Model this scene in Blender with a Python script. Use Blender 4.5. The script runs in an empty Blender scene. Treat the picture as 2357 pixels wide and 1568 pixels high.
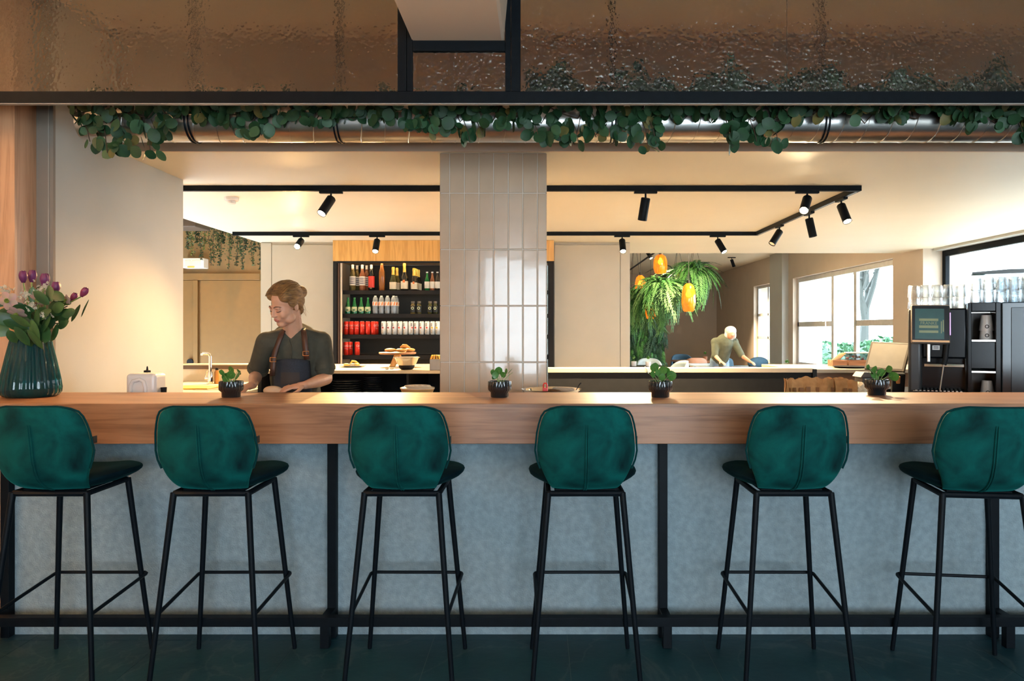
import bpy, bmesh, math, random
from mathutils import Vector, Matrix, Euler

R = random.Random(7)
SC = bpy.context.scene
COL = SC.collection
PI = math.pi
# the camera stands at the origin, 1.40 m above the floor, looking along +Y
F, VX, VY, H = 1709.0, 1241.0, 761.0, 1.40     # focal length and vanishing point in photo pixels
def P(px, py, d): return Vector(((px-VX)*d/F, d, H-(py-VY)*d/F))
def X(px, d): return (px-VX)*d/F
def Z(py, d): return H-(py-VY)*d/F

# ------------------------------------------------------------------ camera, world, light, exposure
cam = bpy.data.cameras.new('camera'); camo = bpy.data.objects.new('camera', cam); COL.objects.link(camo)
camo.location = (0, 0, H); camo.rotation_euler = (PI/2, 0, 0)
cam.sensor_width = 36; cam.lens = 36*F/2357
cam.shift_x = -(VX-1178.5)/2357; cam.shift_y = -(784-VY)/2357
cam.clip_start = 0.05; cam.clip_end = 200
SC.camera = camo

SKY_COLOR, SKY_STRENGTH = (0.74, 0.89, 1.0), 9.4
LAMP_COLOR, WARM_LAMP = (1.0, 0.74, 0.43), (1.0, 0.58, 0.23)
LAMP_POWER = 6.2
world = bpy.data.worlds.new('sky'); SC.world = world; world.use_nodes = True
world.node_tree.nodes['Background'].inputs[0].default_value = (*SKY_COLOR, 1)
world.node_tree.nodes['Background'].inputs[1].default_value = SKY_STRENGTH
vs = SC.view_settings
vs.view_transform = 'Standard'; vs.look = 'None'; vs.gamma = 1.0; vs.use_curve_mapping = False
vs.exposure = 1.08
SC.cycles.use_denoising = True
SC.cycles.max_bounces = 10; SC.cycles.transparent_max_bounces = 16
SC.cycles.sample_clamp_indirect = 6.0
SC.cycles.caustics_reflective = False; SC.cycles.caustics_refractive = False

def portal(name, loc, rot, sx, sy):
    """a light portal in a window opening: it only steers sky sampling, gives no light itself"""
    l = bpy.data.lights.new(name, 'AREA'); l.shape = 'RECTANGLE'; l.size = sx; l.size_y = sy
    l.cycles.is_portal = True
    o = bpy.data.objects.new(name, l); COL.objects.link(o); o.location = loc; o.rotation_euler = rot
# windows behind the camera (facing +Y) and along the right-hand wall (facing -X)
REAR_Y, LEFT_X, FRONT_CEIL, BAR_CEIL = -4.2, -4.4, 3.15, 2.47
RIGHT_X, WIN_X = 5.02, 5.25
for i, xc in enumerate((0.35, 3.45)):
    portal('window_portal', (xc, REAR_Y+.05, 1.55), (PI/2, 0, 0), 2.7, 2.3)
portal('window_portal', (WIN_X-.06, 7.3, 1.7), (0, PI/2, 0), 1.5, 4.7)
portal('window_portal', (RIGHT_X-.06, 12.6, 1.55), (0, PI/2, 0), 1.7, 4.1)
portal('window_portal', (RIGHT_X-.06, 16.6, 1.55), (0, PI/2, 0), 1.8, 1.5)

# ------------------------------------------------------------------ materials
def lin(c):
    if isinstance(c, str):
        c = [int(c[i:i+2], 16)/255 for i in (0, 2, 4)]
        return tuple(x/12.92 if x <= .04045 else ((x+.055)/1.055)**2.4 for x in c)
    return tuple(c)
MATS = {}
def mat(name, col, rough=.5, metal=0., var=.12, scale=12., bump=0., bscale=None, col2=None, stretch=(1, 1, 1),
        trans=0., ior=1.45, coat=0., sheen=0., sheen_col=None, emit=None, estr=0., spec=.5, sss=0., detail=5., ramp=(.32, .68), warp=0.):
    """procedural Principled material: noise between two colours, optional bump from the same field"""
    if name in MATS: return MATS[name]
    m = bpy.data.materials.new(name); m.use_nodes = True
    nt = m.node_tree; b = nt.nodes['Principled BSDF']
    c = lin(col); c2 = lin(col2) if col2 is not None else tuple(max(0, x*(1-var)) for x in c)
    tc = nt.nodes.new('ShaderNodeTexCoord'); mp = nt.nodes.new('ShaderNodeMapping')
    mp.inputs['Scale'].default_value = stretch
    nt.links.new(tc.outputs['Object'], mp.inputs[0])
    n = nt.nodes.new('ShaderNodeTexNoise'); n.inputs['Scale'].default_value = scale; n.inputs['Detail'].default_value = detail
    nt.links.new(mp.outputs[0], n.inputs['Vector'])
    r = nt.nodes.new('ShaderNodeValToRGB')
    r.color_ramp.elements[0].position = ramp[0]; r.color_ramp.elements[1].position = ramp[1]; n.inputs['Distortion'].default_value = warp
    r.color_ramp.elements[0].color = (*c2, 1); r.color_ramp.elements[1].color = (*c, 1)
    nt.links.new(n.outputs[0], r.inputs[0]); nt.links.new(r.outputs[0], b.inputs['Base Color'])
    b.inputs['Roughness'].default_value = rough; b.inputs['Metallic'].default_value = metal
    b.inputs['Transmission Weight'].default_value = trans; b.inputs['IOR'].default_value = ior
    b.inputs['Coat Weight'].default_value = coat; b.inputs['Specular IOR Level'].default_value = spec
    if sheen:
        b.inputs['Sheen Weight'].default_value = sheen; b.inputs['Sheen Roughness'].default_value = .35
        b.inputs['Sheen Tint'].default_value = (*lin(sheen_col or col), 1)
    if sss:
        b.inputs['Subsurface Weight'].default_value = sss; b.inputs['Subsurface Radius'].default_value = (.02, .008, .004)
    if emit is not None:
        b.inputs['Emission Color'].default_value = (*lin(emit), 1); b.inputs['Emission Strength'].default_value = estr
    if bump:
        n2 = nt.nodes.new('ShaderNodeTexNoise'); n2.inputs['Scale'].default_value = bscale or scale*3; n2.inputs['Detail'].default_value = 4
        nt.links.new(mp.outputs[0], n2.inputs['Vector'])
        bp = nt.nodes.new('ShaderNodeBump'); bp.inputs['Strength'].default_value = bump; bp.inputs['Distance'].default_value = .01
        nt.links.new(n2.outputs[0], bp.inputs['Height']); nt.links.new(bp.outputs[0], b.inputs['Normal'])
    MATS[name] = m
    return m

def wood(name, c1, c2, along='X', scale=1.0, rough=.42):
    """planed oak: long streaks plus cathedral rings, running along one axis"""
    m = bpy.data.materials.new(name); m.use_nodes = True; nt = m.node_tree; b = nt.nodes['Principled BSDF']
    tc = nt.nodes.new('ShaderNodeTexCoord'); mp = nt.nodes.new('ShaderNodeMapping')
    s = [9*scale]*3; s['XYZ'.index(along)] = .55*scale
    mp.inputs['Scale'].default_value = s; nt.links.new(tc.outputs['Object'], mp.inputs[0])
    n = nt.nodes.new('ShaderNodeTexNoise'); n.inputs['Scale'].default_value = 1.3; n.inputs['Detail'].default_value = 3; n.inputs['Distortion'].default_value = .6
    nt.links.new(mp.outputs[0], n.inputs['Vector'])
    mul = nt.nodes.new('ShaderNodeMath'); mul.operation = 'MULTIPLY'; mul.inputs[1].default_value = 9
    fr = nt.nodes.new('ShaderNodeMath'); fr.operation = 'PINGPONG'; fr.inputs[1].default_value = 1
    nt.links.new(n.outputs[0], mul.inputs[0]); nt.links.new(mul.outputs[0], fr.inputs[0])
    n2 = nt.nodes.new('ShaderNodeTexNoise'); n2.inputs['Scale'].default_value = 14; n2.inputs['Detail'].default_value = 4
    nt.links.new(mp.outputs[0], n2.inputs['Vector'])
    mix = nt.nodes.new('ShaderNodeMix'); mix.inputs[0].default_value = .55
    nt.links.new(fr.outputs[0], mix.inputs[2]); nt.links.new(n2.outputs[0], mix.inputs[3])
    r = nt.nodes.new('ShaderNodeValToRGB'); r.color_ramp.elements[0].position = .15; r.color_ramp.elements[1].position = .62
    r.color_ramp.elements[0].color = (*lin(c2), 1); r.color_ramp.elements[1].color = (*lin(c1), 1)
    nt.links.new(mix.outputs[0], r.inputs[0]); nt.links.new(r.outputs[0], b.inputs['Base Color'])
    b.inputs['Roughness'].default_value = rough
    bp = nt.nodes.new('ShaderNodeBump'); bp.inputs['Strength'].default_value = .08; bp.inputs['Distance'].default_value = .004
    nt.links.new(n2.outputs[0], bp.inputs['Height']); nt.links.new(bp.outputs[0], b.inputs['Normal'])
    MATS[name] = m
    return m

def pane_mat(name, tint=(1, 1, 1), gloss=.08):
    """thin clear glass: lets light straight through, with a faint reflection"""
    m = bpy.data.materials.new(name); m.use_nodes = True; nt = m.node_tree; nt.nodes.clear()
    o = nt.nodes.new('ShaderNodeOutputMaterial'); t = nt.nodes.new('ShaderNodeBsdfTransparent'); g = nt.nodes.new('ShaderNodeBsdfGlossy')
    t.inputs[0].default_value = (*tint, 1); g.inputs['Roughness'].default_value = .02
    mx = nt.nodes.new('ShaderNodeMixShader'); mx.inputs[0].default_value = gloss
    fz = nt.nodes.new('ShaderNodeTexNoise'); fz.inputs['Scale'].default_value = 3
    rr = nt.nodes.new('ShaderNodeMapRange'); rr.inputs[3].default_value = gloss*.7; rr.inputs[4].default_value = gloss*1.3
    nt.links.new(fz.outputs[0], rr.inputs[0]); nt.links.new(rr.outputs[0], mx.inputs[0])
    nt.links.new(t.outputs[0], mx.inputs[1]); nt.links.new(g.outputs[0], mx.inputs[2]); nt.links.new(mx.outputs[0], o.inputs[0])
    MATS[name] = m
    return m

def thin_glass(name, tint=(.97, .98, .98)):
    """thin walled drinking glass: clear face-on, mirror-like towards its rim"""
    m = bpy.data.materials.new(name); m.use_nodes = True; nt = m.node_tree; nt.nodes.clear()
    o = nt.nodes.new('ShaderNodeOutputMaterial'); t = nt.nodes.new('ShaderNodeBsdfTransparent'); g = nt.nodes.new('ShaderNodeBsdfGlossy')
    t.inputs[0].default_value = (*tint, 1); g.inputs['Roughness'].default_value = .05; g.inputs[0].default_value = (.9, .9, .9, 1)
    w = nt.nodes.new('ShaderNodeLayerWeight'); w.inputs[0].default_value = .42
    n = nt.nodes.new('ShaderNodeTexNoise'); n.inputs['Scale'].default_value = 60
    bp = nt.nodes.new('ShaderNodeBump'); bp.inputs['Strength'].default_value = .2; nt.links.new(n.outputs[0], bp.inputs['Height'])
    nt.links.new(bp.outputs[0], g.inputs['Normal'])
    mx = nt.nodes.new('ShaderNodeMixShader'); nt.links.new(w.outputs['Facing'], mx.inputs[0])
    nt.links.new(t.outputs[0], mx.inputs[1]); nt.links.new(g.outputs[0], mx.inputs[2]); nt.links.new(mx.outputs[0], o.inputs[0])
    MATS[name] = m
    return m

def hammered(name):
    """cast glass with a hammered face"""
    m = bpy.data.materials.new(name); m.use_nodes = True; nt = m.node_tree; b = nt.nodes['Principled BSDF']
    b.inputs['Base Color'].default_value = (1, .97, .93, 1); b.inputs['Transmission Weight'].default_value = 1
    b.inputs['Roughness'].default_value = .10; b.inputs['IOR'].default_value = 1.42; b.inputs['Specular IOR Level'].default_value = .25
    tc = nt.nodes.new('ShaderNodeTexCoord')
    v = nt.nodes.new('ShaderNodeTexVoronoi'); v.feature = 'SMOOTH_F1'; v.inputs['Scale'].default_value = 62; v.inputs['Smoothness'].default_value = .8
    n = nt.nodes.new('ShaderNodeTexNoise'); n.inputs['Scale'].default_value = 30; n.inputs['Detail'].default_value = 1
    nt.links.new(tc.outputs['Object'], v.inputs['Vector']); nt.links.new(tc.outputs['Object'], n.inputs['Vector'])
    ad = nt.nodes.new('ShaderNodeMath'); nt.links.new(v.outputs[0], ad.inputs[0]); nt.links.new(n.outputs[0], ad.inputs[1])
    bp = nt.nodes.new('ShaderNodeBump'); bp.inputs['Strength'].default_value = .5; bp.inputs['Distance'].default_value = .005
    nt.links.new(ad.outputs[0], bp.inputs['Height']); nt.links.new(bp.outputs[0], b.inputs['Normal'])
    MATS[name] = m
    return m

M = dict(
    cream=mat('cream_plaster', (.47, .465, .43), .75, var=.05, scale=3, bump=.05, bscale=140),
    taupe=mat('taupe_plaster', (.54, .45, .36), .8, var=.06, scale=3, bump=.05, bscale=140),
    ceil=mat('ceiling_paint', (.79, .71, .56), .55, var=.03, scale=2, bump=.03, bscale=120),
    frontceil=mat('front_ceiling_paint', (.80, .66, .52), .8, var=.05, scale=2),
    panel=mat('beige_panel', (.46, .41, .32), .45, var=.05, scale=4),
    concrete=mat('concrete_panel', (.242, .315, .350), .85, col2=(.186, .240, .268), scale=34, bump=.5, bscale=150, detail=12),
    grout=mat('dark_grout', (.11, .14, .14), .9),
    black=mat('black_powder_coat', (.003, .0055, .0085), .5, var=.3, scale=30, spec=.12),
    blackgloss=mat('black_gloss', (.004, .005, .007), .2, var=.3, scale=20, spec=.25),
    blackmat=mat('black_matt', (.007, .008, .010), .65, var=.3, scale=20, spec=.3),
    darkpanel=mat('anthracite_panel', (.013, .013, .014), .7, var=.15, scale=25, spec=.2),
    white=mat('white_paint', (.75, .74, .72), .45, var=.04),
    plastic=mat('white_plastic', (.80, .76, .72), .25, var=.04),
    steel=mat('brushed_steel', (.62, .61, .59), .28, 1., var=.1, scale=40, stretch=(1, 1, 9)),
    chrome=mat('chrome', (.85, .83, .80), .08, 1., var=.04),
    tile=mat('glazed_tile', (.55, .41, .29), .14, var=.07, scale=9, coat=.35, bump=.06, bscale=22),
    tilegrout=mat('tile_grout', (.72, .66, .58), .85),
    velvet=mat('teal_velvet', (.0010, .082, .074), .85, col2=(.0001, .006, .009), scale=6.5, ramp=(.30, .66), warp=.5, sheen=.25, sheen_col=(.01, .42, .38), spec=.15, bump=.08, bscale=260),
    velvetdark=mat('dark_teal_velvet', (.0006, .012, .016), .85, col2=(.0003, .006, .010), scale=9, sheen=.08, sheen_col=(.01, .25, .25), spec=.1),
    leaf=mat('ivy_leaf', (.014, .062, .020), .55, col2=(.005, .026, .010), scale=14, bump=.1, bscale=60),
    leaf2=mat('ivy_leaf_light', (.045, .115, .045), .5, col2=(.03, .08, .04), scale=14),
    leaf3=mat('ivy_leaf_yellow', (.15, .12, .03), .5, col2=(.06, .08, .03), scale=14),
    stem=mat('brown_stem', (.06, .035, .02), .7),
    fern=mat('fern_green', (.060, .190, .045), .6, col2=(.02, .10, .022), scale=8),
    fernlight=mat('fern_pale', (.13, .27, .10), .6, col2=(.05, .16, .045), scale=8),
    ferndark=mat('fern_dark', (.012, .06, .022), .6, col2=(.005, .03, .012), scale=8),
    pilea=mat('pilea_leaf', (.075, .21, .035), .32, col2=(.03, .11, .02), scale=20),
    stemgreen=mat('green_stem', (.16, .25, .07), .5),
    soil=mat('soil', (.02, .012, .008), .95, bump=.5, bscale=150),
    potblack=mat('black_glazed_pot', (.006, .010, .013), .1, var=.2, coat=.5),
    glassclear=pane_mat('clear_window_pane'),
    hammer=hammered('hammered_glass'),
    galv=mat('galvanised_steel', (.60, .58, .55), .30, 1., col2=(.44, .43, .42), scale=7, bump=.04, bscale=30),
    paper=mat('brown_paper', (.50, .26, .09), .75, col2=(.34, .16, .05), scale=18, bump=.35, bscale=40),
    leather=mat('brown_leather', (.07, .03, .018), .5, var=.3),
)
M['oak'] = wood('oak_along_x', (.315, .150, .074), (.178, .080, .037), 'X', 1.0)
M['oakz'] = wood('oak_upright', (.58, .33, .19), (.43, .23, .12), 'Z', 1.4)
M['oaky'] = wood('oak_across', (.62, .40, .22), (.47, .27, .13), 'Y', 1.4)
M['honey'] = wood('honey_oak', (.70, .40, .12), (.52, .27, .06), 'Z', 1.2)

def floor_tile_mat():
    m = mat('slate_floor_tile', (.004, .042, .055), .5, col2=(.002, .022, .032), scale=3.2, bump=.12, bscale=26)
    nt = m.node_tree; b = nt.nodes['Principled BSDF']
    tc = nt.nodes.new('ShaderNodeNewGeometry')
    v = nt.nodes.new('ShaderNodeTexNoise'); v.inputs['Scale'].default_value = 1.6; v.inputs['Detail'].default_value = 6; v.inputs['Distortion'].default_value = 1.8
    nt.links.new(tc.outputs['Position'], v.inputs['Vector'])
    r = nt.nodes.new('ShaderNodeValToRGB'); e = r.color_ramp.elements
    e[0].position = .485; e[0].color = (0, 0, 0, 1); e[1].position = .5; e[1].color = (.2, .2, .2, 1)
    x = e.new(.515); x.color = (0, 0, 0, 1)
    nt.links.new(v.outputs[0], r.inputs[0])
    mx = nt.nodes.new('ShaderNodeMix'); mx.data_type = 'RGBA'; mx.inputs[7].default_value = (.11, .14, .14, 1)
    old = b.inputs['Base Color'].links[0].from_socket
    nt.links.new(r.outputs[0], mx.inputs[0]); nt.links.new(old, mx.inputs[6]); nt.links.new(mx.outputs[2], b.inputs['Base Color'])
    return m
M['slate'] = floor_tile_mat()

# ------------------------------------------------------------------ mesh builder
class MB:
    def __init__(s): s.v = []; s.f = []
    def add(s, vs, fs):
        k = len(s.v); s.v += [tuple(x) for x in vs]; s.f += [tuple(i+k for i in f) for f in fs]; return s
    def box(s, x0, x1, y0, y1, z0, z1):
        return s.add([(x0,y0,z0),(x1,y0,z0),(x1,y1,z0),(x0,y1,z0),(x0,y0,z1),(x1,y0,z1),(x1,y1,z1),(x0,y1,z1)],
                     [(3,2,1,0),(4,5,6,7),(0,1,5,4),(1,2,6,5),(2,3,7,6),(3,0,4,7)])
    def obox(s, c, size, rot=None):
        m = Matrix.Translation(c) @ (rot.to_4x4() if rot else Matrix())
        b = MB().box(-size[0]/2, size[0]/2, -size[1]/2, size[1]/2, -size[2]/2, size[2]/2)
        return s.add([m @ Vector(v) for v in b.v], b.f)
    def loft(s, rings, caps=True):
        n = len(rings[0]); vs = [p for r in rings for p in r]; fs = []
        for i in range(len(rings)-1):
            for j in range(n):
                fs.append((i*n+j, i*n+(j+1) % n, (i+1)*n+(j+1) % n, (i+1)*n+j))
        if caps: fs += [tuple(range(n-1, -1, -1)), tuple((len(rings)-1)*n+j for j in range(n))]
        return s.add(vs, fs)
    def tube(s, pts, r, n=8, caps=True):
        pts = [Vector(p) for p in pts]; rs = r if isinstance(r, (list, tuple)) else [r]*len(pts)
        rings = []; up = None
        for i, p in enumerate(pts):
            t = (pts[min(i+1, len(pts)-1)]-pts[max(i-1, 0)]).normalized()
            if up is None:
                up = Vector((0, 0, 1)) if abs(t.z) < .9 else Vector((1, 0, 0))
            a = t.cross(up)
            if a.length < 1e-5: a = t.cross(Vector((0, 1, 0)))
            a.normalize(); b = a.cross(t).normalized(); up = b
            rings.append([p + (a*math.cos(q) + b*math.sin(q))*rs[i] for q in (2*PI*j/n for j in range(n))])
        return s.loft(rings, caps)
    def cyl(s, p0, p1, r0, r1=None, n=16, caps=True): return s.tube([p0, p1], [r0, r0 if r1 is None else r1], n, caps)
    def lathe(s, prof, n=24, c=(0, 0, 0), flute=0., k=0, caps=True):
        rings = []
        for q in prof:
            r, z = q[0], q[1]; fl = flute if len(q) < 3 else q[2]
            rings.append([(c[0]+r*(1+fl*math.cos(k*a))*math.cos(a), c[1]+r*(1+fl*math.cos(k*a))*math.sin(a), c[2]+z) for a in (2*PI*j/n for j in range(n))])
        return s.loft(rings, caps)
    def ell(s, c, r, rot=None, nu=16, nv=10):
        c = Vector(c); r = r if isinstance(r, (list, tuple)) else (r, r, r)
        vs = [Vector((0, 0, -r[2]))]; fs = []
        for i in range(1, nv):
            t = -PI/2+PI*i/nv
            for j in range(nu):
                a = 2*PI*j/nu; vs.append(Vector((r[0]*math.cos(t)*math.cos(a), r[1]*math.cos(t)*math.sin(a), r[2]*math.sin(t))))
        vs.append(Vector((0, 0, r[2]))); L = len(vs)-1
        for j in range(nu): fs.append((0, 1+(j+1) % nu, 1+j))
        for i in range(nv-2):
            for j in range(nu): fs.append((1+i*nu+j, 1+i*nu+(j+1) % nu, 1+(i+1)*nu+(j+1) % nu, 1+(i+1)*nu+j))
        for j in range(nu): fs.append((L, 1+(nv-2)*nu+j, 1+(nv-2)*nu+(j+1) % nu))
        if rot: vs = [rot @ v for v in vs]
        return s.add([v+c for v in vs], fs)
    def cap(s, p0, p1, r0, r1, n=14):
        """tapered limb with round ends"""
        p0, p1 = Vector(p0), Vector(p1)
        s.ell(p0, r0, None, n, 8); s.ell(p1, r1, None, n, 8)
        return s.cyl(p0, p1, r0, r1, n)
    def prism(s, poly, axis, a0, a1):
        """extrude a 2D outline along an axis"""
        def pt(u, v, w): return {'X': (w, u, v), 'Y': (u, w, v), 'Z': (u, v, w)}[axis]
        return s.loft([[pt(u, v, a0) for u, v in poly], [pt(u, v, a1) for u, v in poly]])
    def grid(s, fn, nu, nv, cu=False):
        vs = [fn(i/nu, j/nv) for j in range(nv+1) for i in range(nu + (0 if cu else 1))]; w = nu if cu else nu+1; fs = []
        for j in range(nv):
            for i in range(nu):
                i2 = (i+1) % w if cu else i+1
                fs.append((j*w+i, j*w+i2, (j+1)*w+i2, (j+1)*w+i))
        return s.add(vs, fs)
    def xf(s, m): s.v = [tuple(m @ Vector(p)) for p in s.v]; return s
    def join(s, o): return s.add(o.v, o.f)
    def mesh(s, name, smooth=40, fixn=True):
        me = bpy.data.meshes.new(name); me.from_pydata(s.v, [], s.f)
        if fixn:
            bm = bmesh.new(); bm.from_mesh(me); bmesh.ops.recalc_face_normals(bm, faces=bm.faces); bm.to_mesh(me); bm.free()
        if smooth:
            me.shade_smooth(); me.set_sharp_from_angle(angle=math.radians(smooth))
        return me
    def build(s, name, m, parent=None, smooth=40, bevel=0, sub=0, fixn=True, seg=2, base=True):
        """ONE mesh object; geometry is given in the parent's space (root at the origin) or, for a top-level mesh, in world space"""
        off = Vector((0, 0, 0))
        if parent is not None and parent.get('_w'):
            off = Vector(parent['_w'])
        elif parent is None and base:
            xs = [p[0] for p in s.v]; ys = [p[1] for p in s.v]; zs = [p[2] for p in s.v]
            off = Vector(((min(xs)+max(xs))/2, (min(ys)+max(ys))/2, min(zs)))
        if off.length: s.v = [(p[0]-off.x, p[1]-off.y, p[2]-off.z) for p in s.v]
        o = bpy.data.objects.new(name, s.mesh(name, smooth, fixn)); COL.objects.link(o)
        o.data.materials.append(m if not isinstance(m, str) else M[m])
        if parent is not None:
            o.parent = parent
            if parent.get('_w'): o['_w'] = list(parent['_w'])
        else: o.location = off
        if bevel:
            b = o.modifiers.new('bevel', 'BEVEL'); b.width = bevel; b.segments = seg; b.limit_method = 'ANGLE'; b.angle_limit = math.radians(35)
        if sub:
            b = o.modifiers.new('sub', 'SUBSURF'); b.levels = sub; b.render_levels = sub
        return o

def tag(o, label, cat, group=None):
    o['label'] = label; o['category'] = cat
    if group: o['group'] = group
    return o
def thing(name, label, cat, loc=(0, 0, 0), group=None, rotz=0., world=False):
    """Empty at a thing's base; with world=True its parts are given in world coordinates"""
    o = bpy.data.objects.new(name, None); COL.objects.link(o); o.location = loc; o.rotation_euler = (0, 0, rotz)
    o.empty_display_size = .1
    tag(o, label, cat, group)
    if world: o['_w'] = list(loc)
    return o
def struct(o, label=None):
    o['kind'] = 'structure'
    if label: o['label'] = label
    return o
def sempty(name, loc=(0, 0, 0)):
    o = bpy.data.objects.new(name, None); COL.objects.link(o); o.location = loc; o['kind'] = 'structure'; o['_w'] = list(loc); return o
def inst(name, me, parent, loc, rot=(0, 0, 0), scale=(1, 1, 1), m=None):
    o = bpy.data.objects.new(name, me); COL.objects.link(o)
    if parent is not None: o.parent = parent
    if parent is not None and parent.get('_w'): loc = Vector(loc)-Vector(parent['_w'])
    o.location = loc; o.rotation_euler = rot; o.scale = scale
    if m:
        o.material_slots[0].link = 'OBJECT'; o.material_slots[0].material = m
    return o
def copy_tree(o, parent=None):
    c = o.copy(); COL.objects.link(c); c.parent = parent
    for ch in list(o.children): copy_tree(ch, c)
    return c
def dup(root, loc, rotz=0., label=None, group=None):
    c = copy_tree(root); c.location = loc; c.rotation_euler = (0, 0, rotz)
    if label: c['label'] = label
    if group: c['group'] = group
    return c
def text_mb(s, size, width=None):
    """flat lettering in the XZ plane, centred, facing -Y"""
    cu = bpy.data.curves.new('lettering', 'FONT'); cu.body = s; cu.size = size; cu.align_x = 'CENTER'; cu.align_y = 'CENTER'; cu.resolution_u = 2
    o = bpy.data.objects.new('lettering', cu); COL.objects.link(o)
    dg = bpy.context.evaluated_depsgraph_get(); me = bpy.data.meshes.new_from_object(o.evaluated_get(dg))
    b = MB(); b.v = [(v.co.x, 0., v.co.y) for v in me.vertices]; b.f = [tuple(p.vertices) for p in me.polygons]
    bpy.data.objects.remove(o); bpy.data.curves.remove(cu); bpy.data.meshes.remove(me)
    if width:
        w = max(p[0] for p in b.v)-min(p[0] for p in b.v); b.v = [(p[0]*width/w, 0., p[2]) for p in b.v]
    return b
def wrap(b, r, z):
    """bend flat lettering round an upright cylinder of radius r"""
    b.v = [(r*math.sin(x/r), -r*math.cos(x/r), z+zz) for x, _, zz in b.v]; return b
def fuse(mb, voxel, smooth=6):
    """weld overlapping solids into one continuous skin"""
    o = bpy.data.objects.new('tmp', mb.mesh('tmp', 0)); COL.objects.link(o)
    r = o.modifiers.new('r', 'REMESH'); r.mode = 'VOXEL'; r.voxel_size = voxel
    s = o.modifiers.new('s', 'SMOOTH'); s.factor = .5; s.iterations = smooth
    dg = bpy.context.evaluated_depsgraph_get(); me = bpy.data.meshes.new_from_object(o.evaluated_get(dg))
    b = MB(); b.v = [tuple(v.co) for v in me.vertices]; b.f = [tuple(p.vertices) for p in me.polygons]
    old = o.data; bpy.data.objects.remove(o); bpy.data.meshes.remove(old); bpy.data.meshes.remove(me)
    return b

# ================================================================== THE SETTING
HC, DN, DB = 1.077, 3.28, 3.88              # bar top height, its near and its far edge
# ---- floor: dark slate tiles 0.607 m wide laid in 1.2 m courses
fl = struct(MB().box(-4.6, 5.6, -4.4, 21.2, -.25, -.0015).build('floor', 'grout', None, 0, base=False), 'dark slate tiled floor')
tile_me = MB().box(-.3022, .3022, -.6003, .6003, -.02, 0).mesh('tile', 0); tile_me.materials.append(M['slate'])
strip_me = MB().box(-.3022, .3022, -.032, .032, -.02, 0).mesh('tile', 0); strip_me.materials.append(M['slate'])
for i in range(-7, 8):
    xc = .128+.607*i+.3035
    inst('tile', strip_me, fl, (xc, 3.390, 0))
    for k in range(6): inst('tile', tile_me, fl, (xc, 3.356-.602-1.204*k, 0))
struct(MB().box(-3.4, 5.2, 3.56, 10.2, -.004, 0).build('floor_bar', mat('pale_bounce_floor', (.62, .55, .45), .5, col2=(.55, .48, .38), scale=3, stretch=(6, 1, 1)), None, 0, base=False), 'unseen floor behind the bar, kept pale to bounce lamp light')  # out of sight; pale tone chosen to bounce lamp light onto the ceiling
struct(MB().box(1.1, 5.0, 10.21, 21.0, -.004, .001).build('floor_dining', mat('dining_bounce_floor', (.50, .38, .26), .45, col2=(.4, .29, .19), scale=3, stretch=(1, 6, 1)), None, 0, base=False), 'unseen wood floor of the dining room, kept pale to bounce light')  # out of sight; added in a pale wood tone to bounce light into the room
# ---- ceilings
struct(MB().box(-4.6, 5.6, -4.4, 4.45, FRONT_CEIL, FRONT_CEIL+.2).build('ceiling_front', 'frontceil', None, 0, base=False), 'warm grey ceiling over the front room')
struct(MB().box(-3.40, 5.6, 4.45, 10.27, BAR_CEIL, FRONT_CEIL+.2).build('ceiling_bar', 'ceil', None, 0, base=False), 'lowered cream ceiling over the bar')
struct(MB().box(-5.5, -3.40, 4.45, 10.9, 2.95, FRONT_CEIL+.2).build('ceiling_corridor', 'ceil', None, 0, base=False), 'dim ceiling over the corridor')
struct(MB().box(.9, 5.6, 10.27, 21.2, 3.0, FRONT_CEIL+.2).build('ceiling_dining', 'ceil', None, 0, base=False), 'white ceiling over the dining room')
# fascia from the lowered ceiling up to the front ceiling, and the boxed-in duct that runs towards the viewer
struct(MB().box(-2.53, 5.6, 4.43, 4.449, BAR_CEIL-.001, FRONT_CEIL).build('trim_fascia', mat('fascia_paint', (.78, .63, .50), .85, var=.05, scale=2), None, 0, base=False), 'taupe fascia above the bar')
bx0, bx1 = X(948, 3.45), X(1160, 3.45)
struct(MB().prism([(bx0, 2.752), (bx1-.012, 2.752), (bx1, 2.762), (bx1+.035, FRONT_CEIL), (bx0-.02, FRONT_CEIL)], 'Y', -4.2, 3.50)
       .build('ceiling_bulkhead', mat('bulkhead_white', (.92, .72, .56), .5, var=.03, scale=3), None, 0, base=False), 'white boxed-in duct under the front ceiling')
# ---- left: taupe wall end, cream return wall, oak cladding
WLX = -2.527
struct(MB().box(-3.0, WLX, 3.88, 5.27, 0, BAR_CEIL+.02).build('wall_left', 'cream', None, 0, base=False), 'cream wall beside the bar')
struct(MB().box(-3.0, WLX, 3.861, 3.879, 0, FRONT_CEIL).build('trim_wall_end', mat('dark_taupe', (.27, .225, .185), .8, var=.05, scale=3), None, 0, base=False), 'taupe wall end beside the oak cladding')
struct(MB().box(-3.0, WLX, 3.88, 4.43, BAR_CEIL+.02, FRONT_CEIL).build('wall_left_upper', 'cream', None, 0, base=False), 'cream wall above the duct end')
struct(MB().box(WLX-.024, WLX-.019, 3.856, 3.8605, 0, FRONT_CEIL).build('trim_bead', mat('corner_bead', (.42, .38, .33), .4), None, 0, base=False), 'pale corner bead')
struct(MB().box(LEFT_X, X(40, 3.72), 3.70, 3.86, 0, FRONT_CEIL).build('wall_oak', 'oakz', None, 0, base=False), 'oak clad wall at the end of the bar')
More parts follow.
